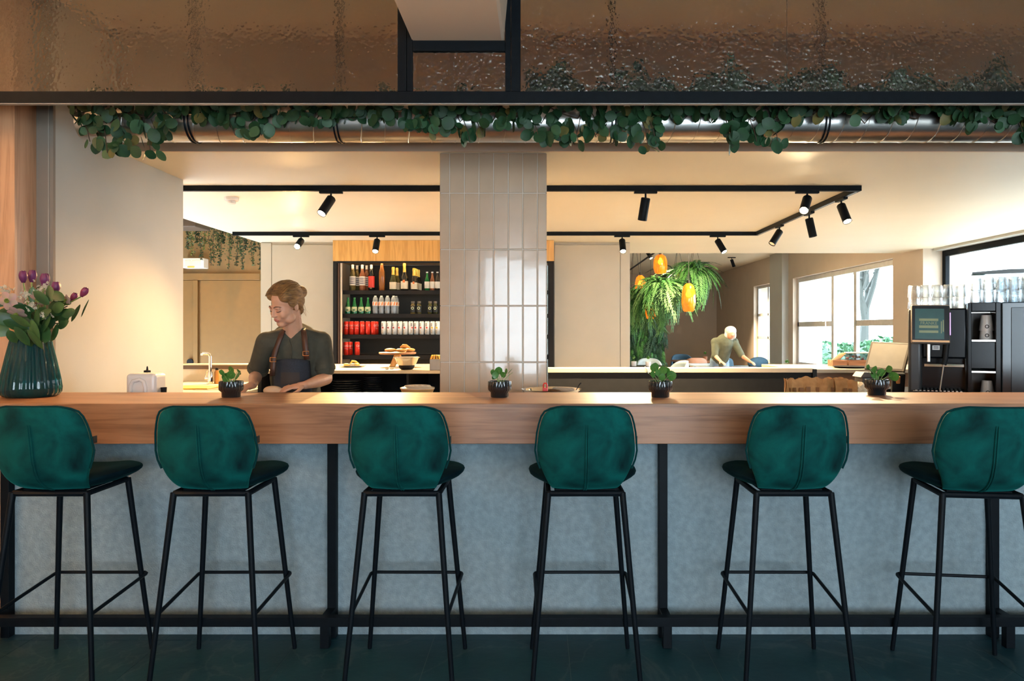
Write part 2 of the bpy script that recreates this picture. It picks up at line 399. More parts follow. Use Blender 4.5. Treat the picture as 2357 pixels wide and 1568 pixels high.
# ---- shell of the front room: left wall, rear wall with three big windows, right wall
struct(MB().box(LEFT_X-.2, LEFT_X, -4.4, 3.9, 0, FRONT_CEIL).build('wall_front_left', 'taupe', None, 0, base=False))
rw = MB().box(-4.6, 5.6, REAR_Y-.2, REAR_Y, 0, .4).box(-4.6, 5.6, REAR_Y-.2, REAR_Y, 2.7, FRONT_CEIL)
for a, b_ in ((-4.6, -1.0), (1.7, 2.1), (4.8, 5.6)): rw.box(a, b_, REAR_Y-.2, REAR_Y, .4, 2.7)
struct(rw.build('wall_rear', 'taupe', None, 0, base=False))
def window_frame(name, axis, plane, a0, a1, z0, z1, m, uprights=(), rails=(), w=.06, dpt=.06, label=None):
    """a window: frame of bars and one pane; axis 'X' lies across, 'Y' runs along a side wall"""
    root = sempty(name, ((a0+a1)/2, plane, z0) if axis == 'X' else (plane, (a0+a1)/2, z0)); root['label'] = label or name.replace('_', ' ')
    def bar(nm, p0, p1, q0, q1):
        b = MB().box(p0, p1, plane-dpt/2, plane+dpt/2, q0, q1) if axis == 'X' else MB().box(plane-dpt/2, plane+dpt/2, p0, p1, q0, q1)
        b.build(nm, m, root, 0, bevel=.006)
    bar('frame_bar', a0, a0+w, z0, z1); bar('frame_bar', a1-w, a1, z0, z1)
    bar('frame_bar', a0+w, a1-w, z0, z0+w); bar('frame_bar', a0+w, a1-w, z1-w, z1)
    for u in uprights: bar('mullion', u-w*.6, u+w*.6, z0+w, z1-w)
    for (r0, r1, z) in rails: bar('glazing_bar', r0, r1, z-w*.55, z+w*.55)
    us = [a0+w*.5]+list(uprights)+[a1-w*.5]
    for u0, u1 in zip(us, us[1:]):
        b = MB().box(u0, u1, plane-.004, plane+.004, z0+w*.5, z1-w*.5) if axis == 'X' else MB().box(plane-.004, plane+.004, u0, u1, z0+w*.5, z1-w*.5)
        b.build('pane', 'glassclear', root, 0)
    return root
for i, (a, b_) in enumerate(((-1.0, 1.7), (2.1, 4.8))):
    window_frame('window_%d' % (i+1), 'X', REAR_Y-.1, a, b_, .4, 2.7, M['black'], ((a+b_)/2,), label='large window behind the viewer')
# right-hand wall: solid, window with black frame, jog, dining windows
WC0, WC1, WCZ0, WCZ1 = 4.9, 9.71, .95, 2.44
rw = MB().box(WIN_X-.1, 5.6, -4.2, WC0, 0, FRONT_CEIL).box(WIN_X-.1, 5.6, WC0, WC1, 0, WCZ0).box(WIN_X-.1, 5.6, WC0, WC1, WCZ1, FRONT_CEIL)
struct(rw.build('wall_right', 'cream', None, 0, base=False), 'cream wall round the black framed window')
WA0, WA1, WB0, WB1 = 10.54, 14.69, 15.83, 17.37
wz0, wz1 = .70, 2.38
rw = MB().box(RIGHT_X, 5.6, 9.71, WA0, 0, FRONT_CEIL).box(RIGHT_X, 5.6, WA1, WB0, 0, FRONT_CEIL).box(RIGHT_X, 5.6, WB1, 21.2, 0, FRONT_CEIL)
for a, b_ in ((WA0, WA1), (WB0, WB1)): rw.box(RIGHT_X, 5.6, a, b_, 0, wz0).box(RIGHT_X, 5.6, a, b_, wz1+.05, FRONT_CEIL)
struct(rw.build('wall_dining_right', 'taupe', None, 0, base=False), 'taupe wall round the white dining windows')
struct(MB().box(RIGHT_X-.13, RIGHT_X, 14.95, 15.75, 0, 3.0).build('trim_pilaster', 'cream', None, 0, base=False), 'plaster pilaster between the dining windows')
struct(MB().box(.9, 5.6, 21.0, 21.2, 0, FRONT_CEIL).build('wall_dining_back', 'taupe', None, 0, base=False), 'taupe back wall of the dining room')
struct(MB().box(.9, 1.1, 9.7, 21.2, 0, FRONT_CEIL).build('wall_dining_left', 'taupe', None, 0, base=False), 'taupe side wall of the dining room')
window_frame('window_4', 'Y', WIN_X+.05, WC0, WC1, WCZ0, WCZ1, M['black'], (7.3,), w=.075, label='window with black frame behind the coffee machine')
wf = mat('white_window_frame', (.62, .62, .60), .4)
window_frame('window_5', 'Y', RIGHT_X+.12, WA0, WA1, wz0, wz1+.05, wf, (12.02, 12.94), ((12.98, WA1, 1.52), (WA0, 12.0, 1.52)), w=.085, label='wide white window looking onto the hedge')
window_frame('window_6', 'Y', RIGHT_X+.12, WB0, WB1, wz0, wz1+.05, wf, (16.57,), ((WB0, WB1, 1.24), (WB0, WB1, 1.76)), w=.06, label='small white casement window with glazing bars')
struct(MB().box(RIGHT_X-.06, RIGHT_X+.2, WA0, WA1, wz0-.04, wz0).build('trim_sill', 'white', None, 0, bevel=.005, base=False), 'white window sill')
b = MB().tube([(5.06, 13.02, 1.45), (5.02, 13.02, 1.45), (5.02, 13.02, 1.60), (5.06, 13.02, 1.60)], .012)
b.build('window_handle', 'white', bpy.data.objects['window_5'])
# ---- corridor at the left: back wall, sliding panel doors, emergency light, dark beam
CY = 10.45
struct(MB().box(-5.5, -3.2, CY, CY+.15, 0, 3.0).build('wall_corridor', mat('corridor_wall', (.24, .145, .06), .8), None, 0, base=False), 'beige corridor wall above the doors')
struct(MB().box(-5.6, -5.4, 5.0, CY+.15, 0, 3.0).build('wall_corridor_left', 'taupe', None, 0, base=False))
struct(MB().box(-5.5, -3.0, 5.0, 5.27, 0, 3.0).build('wall_corridor_front', 'taupe', None, 0, base=False))
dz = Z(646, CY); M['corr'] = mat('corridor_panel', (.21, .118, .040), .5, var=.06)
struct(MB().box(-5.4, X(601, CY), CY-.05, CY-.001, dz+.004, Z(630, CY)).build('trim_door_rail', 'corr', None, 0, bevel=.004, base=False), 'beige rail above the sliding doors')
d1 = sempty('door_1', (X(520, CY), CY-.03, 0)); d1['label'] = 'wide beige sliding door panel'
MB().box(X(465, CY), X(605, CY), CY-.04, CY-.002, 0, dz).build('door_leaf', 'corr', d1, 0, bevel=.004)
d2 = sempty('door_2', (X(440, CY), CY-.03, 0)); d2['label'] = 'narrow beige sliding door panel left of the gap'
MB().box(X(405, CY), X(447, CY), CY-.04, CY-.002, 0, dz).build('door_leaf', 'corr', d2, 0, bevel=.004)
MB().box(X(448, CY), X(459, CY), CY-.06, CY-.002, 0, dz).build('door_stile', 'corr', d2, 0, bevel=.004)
MB().cyl((X(443, CY), CY-.08, .96), (X(443, CY), CY-.04, .96), .045).build('door_knob', 'blackmat', d2)
# ---- added lamp out of view, put in to warm the front ceiling and bulkhead
wl = thing('fill_uplighter', 'added fill uplighter, out of view on the left wall of the front room', 'fill lamp', (LEFT_X+.08, .9, 2.0))
MB().box(-.079, -.06, -.05, .05, 0, .2).build('wall_plate', 'black', wl, 0)
MB().lathe([(.04, .06), (.07, .11), (.075, .11), (.045, .055), (.001, .055)], 20).build('shade', 'black', wl)
MB().cyl((-.065, 0, .1), (-.03, 0, .1), .012, None, 8).build('arm', 'black', wl)
l = bpy.data.lights.new('fill_uplight_beam', 'SPOT'); l.energy = 470; l.color = (1, .66, .36); l.spot_size = math.radians(148); l.spot_blend = .25; l.shadow_soft_size = .05
o = bpy.data.objects.new('fill_uplight_beam', l); COL.objects.link(o); o.parent = wl; o.location = (0, 0, .12); o.rotation_euler = (PI, math.radians(14), math.radians(20))
# ---- bar: beige cupboard fronts either side of the bottle cooler
PY = 8.98
w1 = sempty('wall_back', (X(680, PY), PY, 0)); w1['label'] = 'beige panel wall left of the bottle cooler'
MB().box(X(600, PY), X(767, PY)+.1, PY+.02, PY+.6, 0, BAR_CEIL).build('panel_core', 'panel', w1, 0)
MB().box(X(600, PY), X(624.5, PY), PY, PY+.019, 0, BAR_CEIL-.01).build('panel', 'panel', w1, 0, bevel=.003)
MB().box(X(625.5, PY), X(767, PY), PY, PY+.019, 0, BAR_CEIL-.035).build('panel', 'panel', w1, 0, bevel=.003)
w2 = sempty('wall_back_right', (X(1360, PY), PY, 0)); w2['label'] = 'beige cupboard fronts right of the tiled column'
MB().box(X(1262, PY), X(1450, PY), PY+.02, PY+.75, 0, BAR_CEIL).build('panel_core', 'panel', w2, 0)
MB().box(X(1276, PY), X(1427, PY), PY, PY+.019, 0, BAR_CEIL-.035).build('panel', 'panel', w2, 0, bevel=.003)
MB().box(X(1428, PY), X(1450, PY), PY, PY+.019, 0, BAR_CEIL-.01).build('panel', 'panel', w2, 0, bevel=.003)
# ---- tiled column
CD = 4.47
cx0, cx1 = X(1012, CD), X(1258.5, CD)
col_ = sempty('wall_column', ((cx0+cx1)/2, CD+.25, 0)); col_['label'] = 'column clad in upright glazed off-white tiles'
MB().box(cx0+.006, cx1-.006, CD+.006, CD+.45, 0, BAR_CEIL).build('column_core', 'tilegrout', col_, 0)
xs = [cx0]+[X(p, CD) for p in (1035, 1069, 1102.5, 1136, 1170, 1203.5, 1237)]+[cx1]
zs = [0.0, .1, .436]
zs = [Z(834+129.8*3, CD)]
for k in range(2, -4, -1): zs.append(Z(834+129.8*k, CD))
zs = [z for z in zs if z < BAR_CEIL]+[BAR_CEIL-.001]
zs = [0]+[z for z in zs if z > .05]
g = .0022
cache = {}
for a, b_ in zip(xs, xs[1:]):
    for z0, z1 in zip(zs, zs[1:]):
        key = (round(b_-a, 3), round(z1-z0, 3))
        if key not in cache:
            w_, h_ = (b_-a)/2-g, (z1-z0)/2-g; e = .0035
            mb = MB().loft([[(-w_, .008, -h_), (w_, .008, -h_), (w_, .008, h_), (-w_, .008, h_)], [(-w_, .002, -h_), (w_, .002, -h_), (w_, .002, h_), (-w_, .002, h_)],
                            [(-w_+e, 0, -h_+e), (w_-e, 0, -h_+e), (w_-e, 0, h_-e), (-w_+e, 0, h_-e)]])
            cache[key] = mb.mesh('tile', 0); cache[key].materials.append(M['tile'])
        inst('tile', cache[key], col_, ((a+b_)/2, CD, (z0+z1)/2), (R.uniform(-.006, .006), 0, R.uniform(-.006, .006)))
side = [CD+.008+.0737*i for i in range(7)]
for sx, rz in ((cx0+.0, -PI/2), (cx1, PI/2)):
    for a, b_ in zip(side, side[1:]):
        for z0, z1 in zip(zs, zs[1:]):
            key = ('s', round(z1-z0, 3))
            if key not in cache:
                mb = MB().box(-.0345, .0345, 0, .007, -(z1-z0)/2+g, (z1-z0)/2-g); cache[key] = mb.mesh('tile', 0); cache[key].materials.append(M['tile'])
            inst('tile', cache[key], col_, (sx, (a+b_)/2, (z0+z1)/2), (0, 0, rz))

# ================================================================== THE BAR
bar = thing('bar_counter', 'long oak topped bar counter with concrete front and black foot rail', 'bar counter', (0, 3.6, 0), world=True)
MB().box(-2.75, 3.4, DN, DB, HC-.178, HC).build('worktop', 'oak', bar, 0, bevel=.002)
for k, (a, b_) in enumerate(((X(8, 3.42), 3.4),)):
    MB().box(a, b_, 3.42, 3.52, 0, HC-.18).build('concrete_front', 'concrete', bar, 0)
for x in (-2.433, -.945, .565, 2.075):
    MB().box(x-.0195, x+.0195, 3.378, 3.419, 0, HC-.18).build('post', 'black', bar, 0, bevel=.002)
    MB().box(x-.0195, x+.0195, 3.278, 3.379, .0967, .137).build('bracket', 'black', bar, 0, bevel=.002)
    MB().box(x-.0195, x+.0195, 3.265, 3.303, 0, .097).build('foot_post', 'black', bar, 0, bevel=.002)
MB().box(-2.75, 3.4, 3.262, 3.302, .0965, .1375).build('foot_rail', 'black', bar, 0, bevel=.002)

# ================================================================== BAR STOOLS
def interp(tab, t):
    if t <= tab[0][0]: return tab[0][1]
    for (a, va), (b, vb) in zip(tab, tab[1:]):
        if t <= b: return va+(vb-va)*(t-a)/(b-a)
    return tab[-1][1]
HW = [(.768, .128), (.79, .142), (.83, .162), (.858, .174), (.889, .188), (.934, .197), (1.006, .190), (1.063, .178), (1.092, .160), (1.106, .130), (1.112, .095)]
YB = [(.768, -.105), (.78, -.150), (.80, -.185), (.84, -.222), (.90, -.243), (1.0, -.258), (1.112, -.272)]
def back_pt(u, z, off=0.):
    h = interp(HW, z); x = u*h
    y = interp(YB, z) + 1.55*x*x + off
    return Vector((x, y, z))
def make_stool():
    t = thing('bar_stool', 'x', 'bar stool', group='green velvet bar stools along the bar')
    zv = [.768, .776, .79, .81, .835, .865, .9, .935, .97, 1.006, 1.04, 1.07, 1.09, 1.102, 1.109, 1.112]
    nu = 16; mb = MB()
    def shell(off, sh):
        return [[back_pt(-1+2*i/nu, z, off*(1 if .78 < z < 1.105 else .5)) for i in range(nu+1)] for z in zv]
    outer, inner = shell(0, 0), shell(.042, 0)
    rings = []
    for a, c in zip(outer, inner):                     # closed section: along the back, then along the padded inside
        c2 = [p.copy() for p in c]
        for p in c2: p.x *= .93
        rings.append(a+c2[::-1])
    mb.loft(rings)
    bk = mb.build('backrest', 'velvet', t, 60, sub=1)
    pts = [back_pt(0, .772+(1.045-.772)*i/14, -.003) for i in range(15)]
    for s in (-1, 1):
        MB().tube([p+Vector((s*.0042, 0, 0)) for p in pts], [.0035]*13+[.0025, .001], 6).build('seam_welt', 'velvet', bk)
    edge = [back_pt(-1, z) for z in zv]+[back_pt(u, 1.112) for u in (-.6, 0, .6)]+[back_pt(1, z) for z in zv[::-1]]
    edge = [p+Vector((0, .006, .0015)) for p in edge[5:-5]]
    MB().tube(edge, .0040, 6).build('piping', mat('teal_piping', (.001, .030, .032), .8, spec=.1), bk)
    MB().box(.1935, .1975, -.19, -.165, .965, .992).build('label_tag', 'blackmat', bk, 0)
    # seat: dished pad with raised wings
    def seat_pt(u, v, z_off):
        y = -.13+.37*v
        w = interp([(0, .150), (.15, .185), (.35, .222), (.6, .226), (.8, .205), (.93, .170), (1, .125)], v)
        x = (2*u-1)*w; q = abs(2*u-1)
        rise = .045*q**2.2*interp([(0, .6), (.4, 1), (1, .55)], v)
        return Vector((x, y+(-.02*q*q if v > .9 else 0), .776+rise+.010*v+z_off))
    nu, nv = 14, 12
    rings = []
    for j in range(nv+1):
        v = j/nv; th = .042*min(1, (1-abs(2*v-1)**6)+.35)
        top = [seat_pt(i/nu, v, th*(.25+.75*(1-abs(2*i/nu-1)**5))) for i in range(nu+1)]
        bot = []
        for i in range(nu+1):
            p = seat_pt(i/nu, v, 0); q = abs(2*i/nu-1); p.z = .769+.040*max(0, (q-.5)/.5)**1.6; bot.append(p)
        rings.append(top+bot[::-1])
    MB().loft(rings).build('seat', 'velvetdark', t, 60, sub=1)
    # steel frame
    T, B0, B1, TZ = .145, .21, .217, .762
    for sx in (-1, 1):
        for sy in (-1, 1):
            MB().tube([(sx*T, sy*T, TZ+.004), (sx*B0, sy*B1, .008), (sx*B0, sy*B1, 0)], [.0125, .0095, .0085], 12).build('leg', 'black', t)
    c = .012; ring = []
    for a, b_ in ((1, 1), (-1, 1), (-1, -1), (1, -1)):
        s = 1 if a*b_ > 0 else -1
        p = [(a*T, b_*(T-c), TZ), (a*(T-c*.3), b_*(T-c*.3), TZ), (a*(T-c), b_*T, TZ)]
        ring += p if s > 0 else p[::-1]
    MB().tube(ring+[ring[0]], .0115, 8).build('seat_frame', 'black', t)
    MB().box(-.12, .12, -.12, .12, TZ+.004, TZ+.012).build('mounting_plate', 'black', t, 0)
    e = .196
    MB().tube([(-.187, -.187, .305), (-.199, .19, .338), (-.196, .199, .339), (-.187, .206, .34), (.187, .206, .34), (.196, .199, .339), (.199, .19, .338), (.187, -.187, .305)], .0072, 8).build('footrest', 'black', t)
    return t
stool = make_stool()
SL = ['leftmost green velvet bar stool, cut by the left edge of the frame',
      'green velvet bar stool standing second from the left, below the white dispenser',
      'green velvet bar stool standing third from the left, left of the tiled column',
      'green velvet bar stool standing fourth from the left, right below the steel tray',
      'green velvet bar stool standing second from the right, in front of the paper bags',
      'rightmost green velvet bar stool, slightly turned, cut by the frame edge']
SP = [(-1.915, 3.05, 0), (-1.285, 3.05, .4), (-.537, 3.05, -.4), (.180, 3.05, .3), (.997, 3.05, -.3), (1.73, 3.012, -7.0)]
for i, (x, y, a) in enumerate(SP):
    o = stool if i == 0 else copy_tree(stool)
    o.location = (x, y, 0); o.rotation_euler = (0, 0, math.radians(a)); o['label'] = SL[i]

# ================================================================== GLAZED SCREEN ABOVE THE BAR
TD = 3.45
def tz(py): return Z(py, TD)
def txx(px): return X(px, TD)
scr = thing('glazed_screen', 'black steel framed screen of hammered glass hanging above the bar', 'glass screen', (0, TD, tz(237)), world=True)
def sbar(name, x0, x1, z0, z1, d=.03): MB().box(x0, x1, TD, TD+d, z0, z1).build(name, 'black', scr, 0, bevel=.0015)
sbar('bottom_rail', -3.3, 4.2, tz(237), tz(210), .028)
MB().box(-3.3, 4.2, TD+.002, TD+.026, tz(237)-.004, tz(237)-.0003).build('bottom_trim', mat('grey_trim', (.35, .33, .31), .5), scr, 0)
for a, b_ in ((915, 935.5), (936.5, 949.5), (1163, 1175.5), (1176.5, 1198)): sbar('upright', txx(a), txx(b_), tz(210)+.0005, FRONT_CEIL)
sbar('crossbar', txx(950), txx(1162.5), tz(117), tz(93))
def spane(x0, x1, z0, z1): MB().box(x0, x1, TD+.010, TD+.018, z0, z1).build('pane', 'hammer', scr, 0)
spane(-3.3, txx(914), tz(211), FRONT_CEIL); spane(txx(1199), txx(1812.6), tz(211), FRONT_CEIL)
spane(txx(1813.6), 4.2, tz(211), FRONT_CEIL); spane(txx(950), txx(1162), tz(211), tz(117))

# ================================================================== SPIRAL DUCT
DD, DR = 3.85, .099; DZ = Z(283, DD); dx0, dx1 = X(196, DD), 3.6
duct = thing('ventilation_duct', 'round galvanised spiral duct running along above the bar', 'duct', ((dx0+dx1)/2, DD, DZ-DR), world=True)
MB().cyl((dx0, DD, DZ), (dx1, DD, DZ), DR, None, 40).build('pipe', 'galv', duct)
hel = []; n = int((dx1-dx0)/.122*20)
for i in range(n+1):
    a = 2*PI*i/20; hel.append((dx0+.122*i/20, DD-(DR+.0005)*math.cos(a), DZ+(DR+.0005)*math.sin(a)))
MB().tube(hel, .0028, 5).build('spiral_seam', 'galv', duct)
for px in (430, 772, 1413, 1905):
    x = X(px, DD-.09)
    b = MB()
    for q in (-.009, .009): b.lathe([(DR+.001, -.0035), (DR+.006, -.0035), (DR+.006, .0035), (DR+.001, .0035), (DR+.001, -.0035)], 32, (0, 0, q), caps=False)
    b.xf(Matrix.Translation((x, DD, DZ)) @ Matrix.Rotation(PI/2, 4, 'Y'))
    cl = b.build('clamp', 'black', duct)
    for s in (-1, 1): MB().cyl((x, DD+s*.03, DZ+DR), (x, DD+s*.03, FRONT_CEIL), .004, None, 6).build('hanger_rod', 'black', cl)

# ================================================================== LEAFY GARLANDS ON THE DUCT
def leaf_mesh(name, w, l, fold=.12, droop=.15, m=None, point=.0):
    """one leaf: a midrib fold, gently drooping; base at the origin, tip along -Z, face towards -Y"""
    prof = [(0, .03), (.08, .42), (.22, .80), (.42, 1.0), (.62, .96), (.80, .74), (.93, .40-point*.15), (1.0, .02)]
    b = MB(); vs = []; fs = []
    for t, h in prof:
        y = droop*l*t*t
        vs += [(-w/2*h, y+fold*w*h*.5-.1*w, -l*t), (0, y-.1*w, -l*t*1.02), (w/2*h, y+fold*w*h*.5-.1*w, -l*t)]
    for i in range(len(prof)-1):
        k = 3*i; fs += [(k, k+1, k+4, k+3), (k+1, k+2, k+5, k+4)]
    b.add(vs, fs); me = b.mesh(name, 60, False)
    if m: me.materials.append(m)
    return me
IVY = [leaf_mesh('leaf', .060, .064, .10, .10, M['leaf']), leaf_mesh('leaf', .054, .066, .18, .25, M['leaf']), leaf_mesh('leaf', .050, .054, .05, -.1, M['leaf'])]
LOW = [(172, 318), (205, 340), (245, 366), (345, 372), (362, 330), (400, 312), (430, 296), (500, 296), (540, 326), (600, 326), (640, 296), (700, 296), (760, 306), (830, 296), (900, 304),
       (960, 320), (1000, 326), (1080, 340), (1110, 324), (1180, 306), (1240, 338), (1290, 338), (1330, 345), (1370, 330), (1398, 292), (1424, 300), (1436, 340), (1490, 358), (1508, 345), (1530, 284),
       (1570, 306), (1620, 284), (1672, 296), (1684, 355), (1740, 340), (1790, 352), (1806, 312), (1830, 288), (1880, 284), (1960, 294), (2000, 268), (2060, 294), (2110, 266), (2160, 272),
       (2220, 302), (2290, 312), (2330, 300), (2357, 336)]
GR = random.Random(21)
garl = [(172, 560, 'leafy green garland round the left end of the duct'), (560, 930, 'leafy green garland on the duct above the woman'),
        (930, 1225, 'leafy green garland on the duct above the tiled column'), (1225, 1560, 'leafy green garland on the duct right of the tiled column'),
        (1560, 1960, 'leafy green garland on the duct above the track corner, dropping a tuft'), (1960, 2440, 'leafy green garland at the right end of the duct')]
def ivy_leaf(root, px, py, D, big=1.):
    p = P(px, py, D)
    k = GR.random(); m = M['leaf2'] if k < .10 else (M['leaf3'] if k < .15 else None)
    s = big*GR.uniform(.72, 1.18)
    inst('leaf', GR.choice(IVY), root, p+Vector((0, 0, .025*s)), (GR.gauss(.05, .45), GR.gauss(0, .75), GR.gauss(0, .75)), (s, s, s), m)
for gx0, gx1, lab in garl:
    mid = P((gx0+gx1)/2, 300, 3.72)
    root = thing('leafy_garland', lab, 'garland', (mid.x, 3.85, DZ), 'leafy garlands on the duct', world=True)
    b = MB(); L = 16                                   # the wired vine itself, with short side twigs
    vine = [P(gx0+(gx1-gx0)*i/L, 262+14*math.sin(i*1.9+gx0)+ (8 if i % 2 else -8), 3.735) for i in range(L+1)]
    b.tube(vine, .0035, 6)
    n = int((gx1-gx0)*.44)
    for _ in range(n):
        px = GR.uniform(gx0, min(gx1, 2400)); low = interp(LOW, px)
        t = GR.random()**1.45; py = 236+(low-14-236)*t
        ivy_leaf(root, px, py, 3.66+.09*GR.random())
    for px, low in LOW:                                # hanging tufts
        if gx0 <= px < gx1 and low > 318:
            for _ in range(5): ivy_leaf(root, px+GR.uniform(-26, 26), low-GR.uniform(8, 48), 3.70+.05*GR.random(), 1.)
            b.tube([P(px-14, 275, 3.73), P(px-4, 300, 3.70), P(px+2, low-14, 3.71)], .0022, 5)
    nt = int((min(gx1, 2400)-gx0)*(.36 if gx0 > 1200 else .03))
    for _ in range(nt):                                # foliage heaped on top of the duct, seen through the glass
        px = GR.uniform(gx0, min(gx1, 2400)); hgt = max(0, .55+.45*math.sin(px*.031)+.25*math.sin(px*.083))
        ivy_leaf(root, px, 228-(74 if gx0 > 1200 else 22)*GR.random()*hgt, 3.80+.1*GR.random(), 1.1)
    b.build('vine', 'stem', root)

# ================================================================== TRACK LIGHTING
T1, T2, TX = 5.49, 8.05, 2.36
TZ0, TZ1 = BAR_CEIL-.040, BAR_CEIL-.0005
tr = thing('lighting_track', 'black three-sided ceiling track carrying the bar spotlights', 'light track', (0, 6.7, TZ0), world=True)
MB().box(-3.35, TX+.018, T1-.018, T1+.018, TZ0, TZ1).build('track_bar', 'black', tr, 0, bevel=.0015)
MB().box(TX-.018, TX+.018, T1+.019, T2-.019, TZ0, TZ1).build('track_bar', 'black', tr, 0, bevel=.0015)
MB().box(-3.32, TX+.018, T2-.018, T2+.018, TZ0, TZ1).build('track_bar', 'black', tr, 0, bevel=.0015)
for a in ((TX-.003, TX+.003, T1+.03, T2-.03),): MB().box(*a, TZ0-.0012, TZ0-.0002).build('conductor_strip', 'steel', tr, 0)
lens_on = mat('lamp_lens_lit', (1, .9, .75), .3, emit=(1, .80, .50), estr=60)
lens_off = mat('lamp_lens_dim', (.7, .5, .3), .2, emit=(1, .6, .3), estr=.35)
def spotlight(x, y, z, aim, power, label, lit=True, along='X', cone=118, group='black track spotlights', color=None):
    root = thing('track_spotlight', label, 'spotlight', (x, y, z), group)
    a = Vector(aim).normalized(); L, r = .158, .034
    h = (.085, .017) if along == 'X' else (.017, .085)
    ad = MB().box(-h[0], h[0], -h[1], h[1], -.017, -.0005).build('track_adapter', 'black', root, 0, bevel=.002)
    piv = Vector((0, 0, -.058))
    MB().cyl((0, 0, -.017), piv, .007, None, 10).build('stem', 'black', root)
    q = Vector((0, 0, -1)).rotation_difference(a).to_matrix().to_4x4(); q.translation = piv
    hb = MB().lathe([(.012, .010), (r-.003, .008), (r, .004), (r, -L), (r-.004, -L), (r-.005, -L+.012), (.002, -L+.012)], 28).xf(q)
    hd = hb.build('lamp_head', 'black', root)
    MB().lathe([(.0005, -L+.006), (r-.006, -L+.006), (r-.0065, -L+.010), (.0005, -L+.010)], 24).xf(q).build('lens', lens_on if lit else lens_off, hd)
    l = bpy.data.lights.new('spot_beam', 'SPOT'); l.energy = power*LAMP_POWER; l.color = color or LAMP_COLOR; l.spot_size = math.radians(cone); l.spot_blend = .9; l.shadow_soft_size = .03
    o = bpy.data.objects.new('spot_beam', l); COL.objects.link(o); o.parent = root
    o.location = piv+a*(L+.012); o.rotation_euler = Vector((0, 0, -1)).rotation_difference(a).to_euler()
    return root
spotlight(X(762, T1), T1, TZ0, (-.045, -.087, -.12), 14, 'lit black spotlight aimed towards the viewer, left of the tiled column', cone=90, color=WARM_LAMP)
spotlight(X(1486, T1), T1, TZ0, (-.02, .05, -.16), 62, 'black spotlight hanging straight down on the near track right of the column')
spotlight(X(1858, T1), T1, TZ0, (-.06, -.10, -.10), 20, 'glaring black spotlight at the near track, last before the corner')
spotlight(TX, 5.80, TZ0, (.014, -.08, -.13), 20, 'glaring black spotlight nearest the corner on the side track', along='Y')
spotlight(TX, 6.49, TZ0, (.03, -.01, -.15), 12, 'black spotlight in the middle of the side track, pointing down', lit=False, along='Y')
spotlight(TX, 7.29, TZ0, (-.094, -.04, -.137), 12, 'black spotlight tilted left at the far end of the side track', lit=False, along='Y')
spotlight(X(868, T2), T2, TZ0, (0, -.09, -.12), 85, 'lit black spotlight above the bottle cooler', color=WARM_LAMP)
spotlight(X(693, T2), T2, TZ0, (.0, -.13, -.075), 62, 'dazzling spotlight on the far track above the woman', color=WARM_LAMP, cone=86)
spotlight(X(1432, T2), T2, TZ0, (0, -.09, -.12), 46, 'lit black spotlight in front of the beige cupboard right of the column')
spotlight(X(1652, T2), T2, TZ0, (.055, -.07, -.127), 40, 'small lit spotlight tilted right on the far track, above the ferns')
# smoke detector
sd = P(533, 466, 5.97)
t = thing('smoke_detector', 'white round smoke detector on the bar ceiling', 'smoke detector', (sd.x, 5.97, BAR_CEIL-.052))
MB().lathe([(.030, 0), (.034, .004), (.034, .022), (.001, .022)], 24).build('sensor', 'plastic', t)
MB().lathe([(.030, .0225), (.052, .024), (.056, .032), (.056, .0515), (.001, .0515)], 28).build('base', 'plastic', t)

# ================================================================== BOTTLE COOLER
CF = 8.79                                           # front plane of the cooler
cl0, cl1 = X(766, CF), X(1275, CF)
cool = thing('bottle_cooler', 'tall black open bottle cooler with oak fascia behind the bar', 'drinks cooler', ((cl0+cl1)/2, CF+.3, 0), world=True)
MB().box(cl0, cl1, CF, CF+.62, Z(601, CF), BAR_CEIL-.001).build('fascia', 'honey', cool, 0, bevel=.002)
MB().box(cl0, X(775, CF), CF+.01, CF+.62, 0, Z(601, CF)-.001).build('side_panel', 'blackmat', cool, 0, bevel=.002)
MB().box(X(1262, CF), cl1, CF+.01, CF+.62, 0, Z(601, CF)-.001).build('side_panel', 'blackmat', cool, 0, bevel=.002)
MB().box(X(775, CF)+.001, X(1262, CF)-.001, CF+.60, CF+.62, 0, Z(601, CF)-.001).build('back_panel', mat('perforated_black', (.012, .014, .015), .6, var=.6, scale=160), cool, 0)
MB().box(X(783, CF), X(787, CF), CF+.012, CF+.04, .1, Z(602, CF)).build('door_stile', 'steel', cool, 0)
MB().box(X(777, CF), X(781, CF), CF+.012, CF+.05, .1, Z(602, CF)).build('door_stile', 'leather', cool, 0)
MB().box(X(775, CF)+.001, X(1262, CF)-.001, CF+.002, CF+.014, Z(601, CF)-.024, Z(601, CF)-.0005).build('fascia_lip', 'blackmat', cool, 0)
SHY = CF+.09
SHZ = [Z(p, SHY) for p in (668.5, 722.5, 770.5, 818)]
led = mat('led_strip', (1, .9, .7), .5, emit=(1, .78, .48), estr=9)
for z in SHZ:
    MB().box(X(789, SHY), X(1262, CF)-.002, SHY, SHY+.48, z-.012, z).build('shelf', 'blackmat', cool, 0)
    MB().box(X(789, SHY), X(1262, CF)-.002, SHY-.004, SHY, z-.048, z).build('shelf_lip', 'blackmat', cool, 0, bevel=.002)
for z in [Z(603, CF)]+SHZ[:3]:
    zz = Z(601, CF)-.002 if z > 2 else z-.014
    MB().box(X(795, SHY), X(1255, SHY), SHY+.012, SHY+.030, zz-.006, zz).build('led_strip', led, cool, 0)

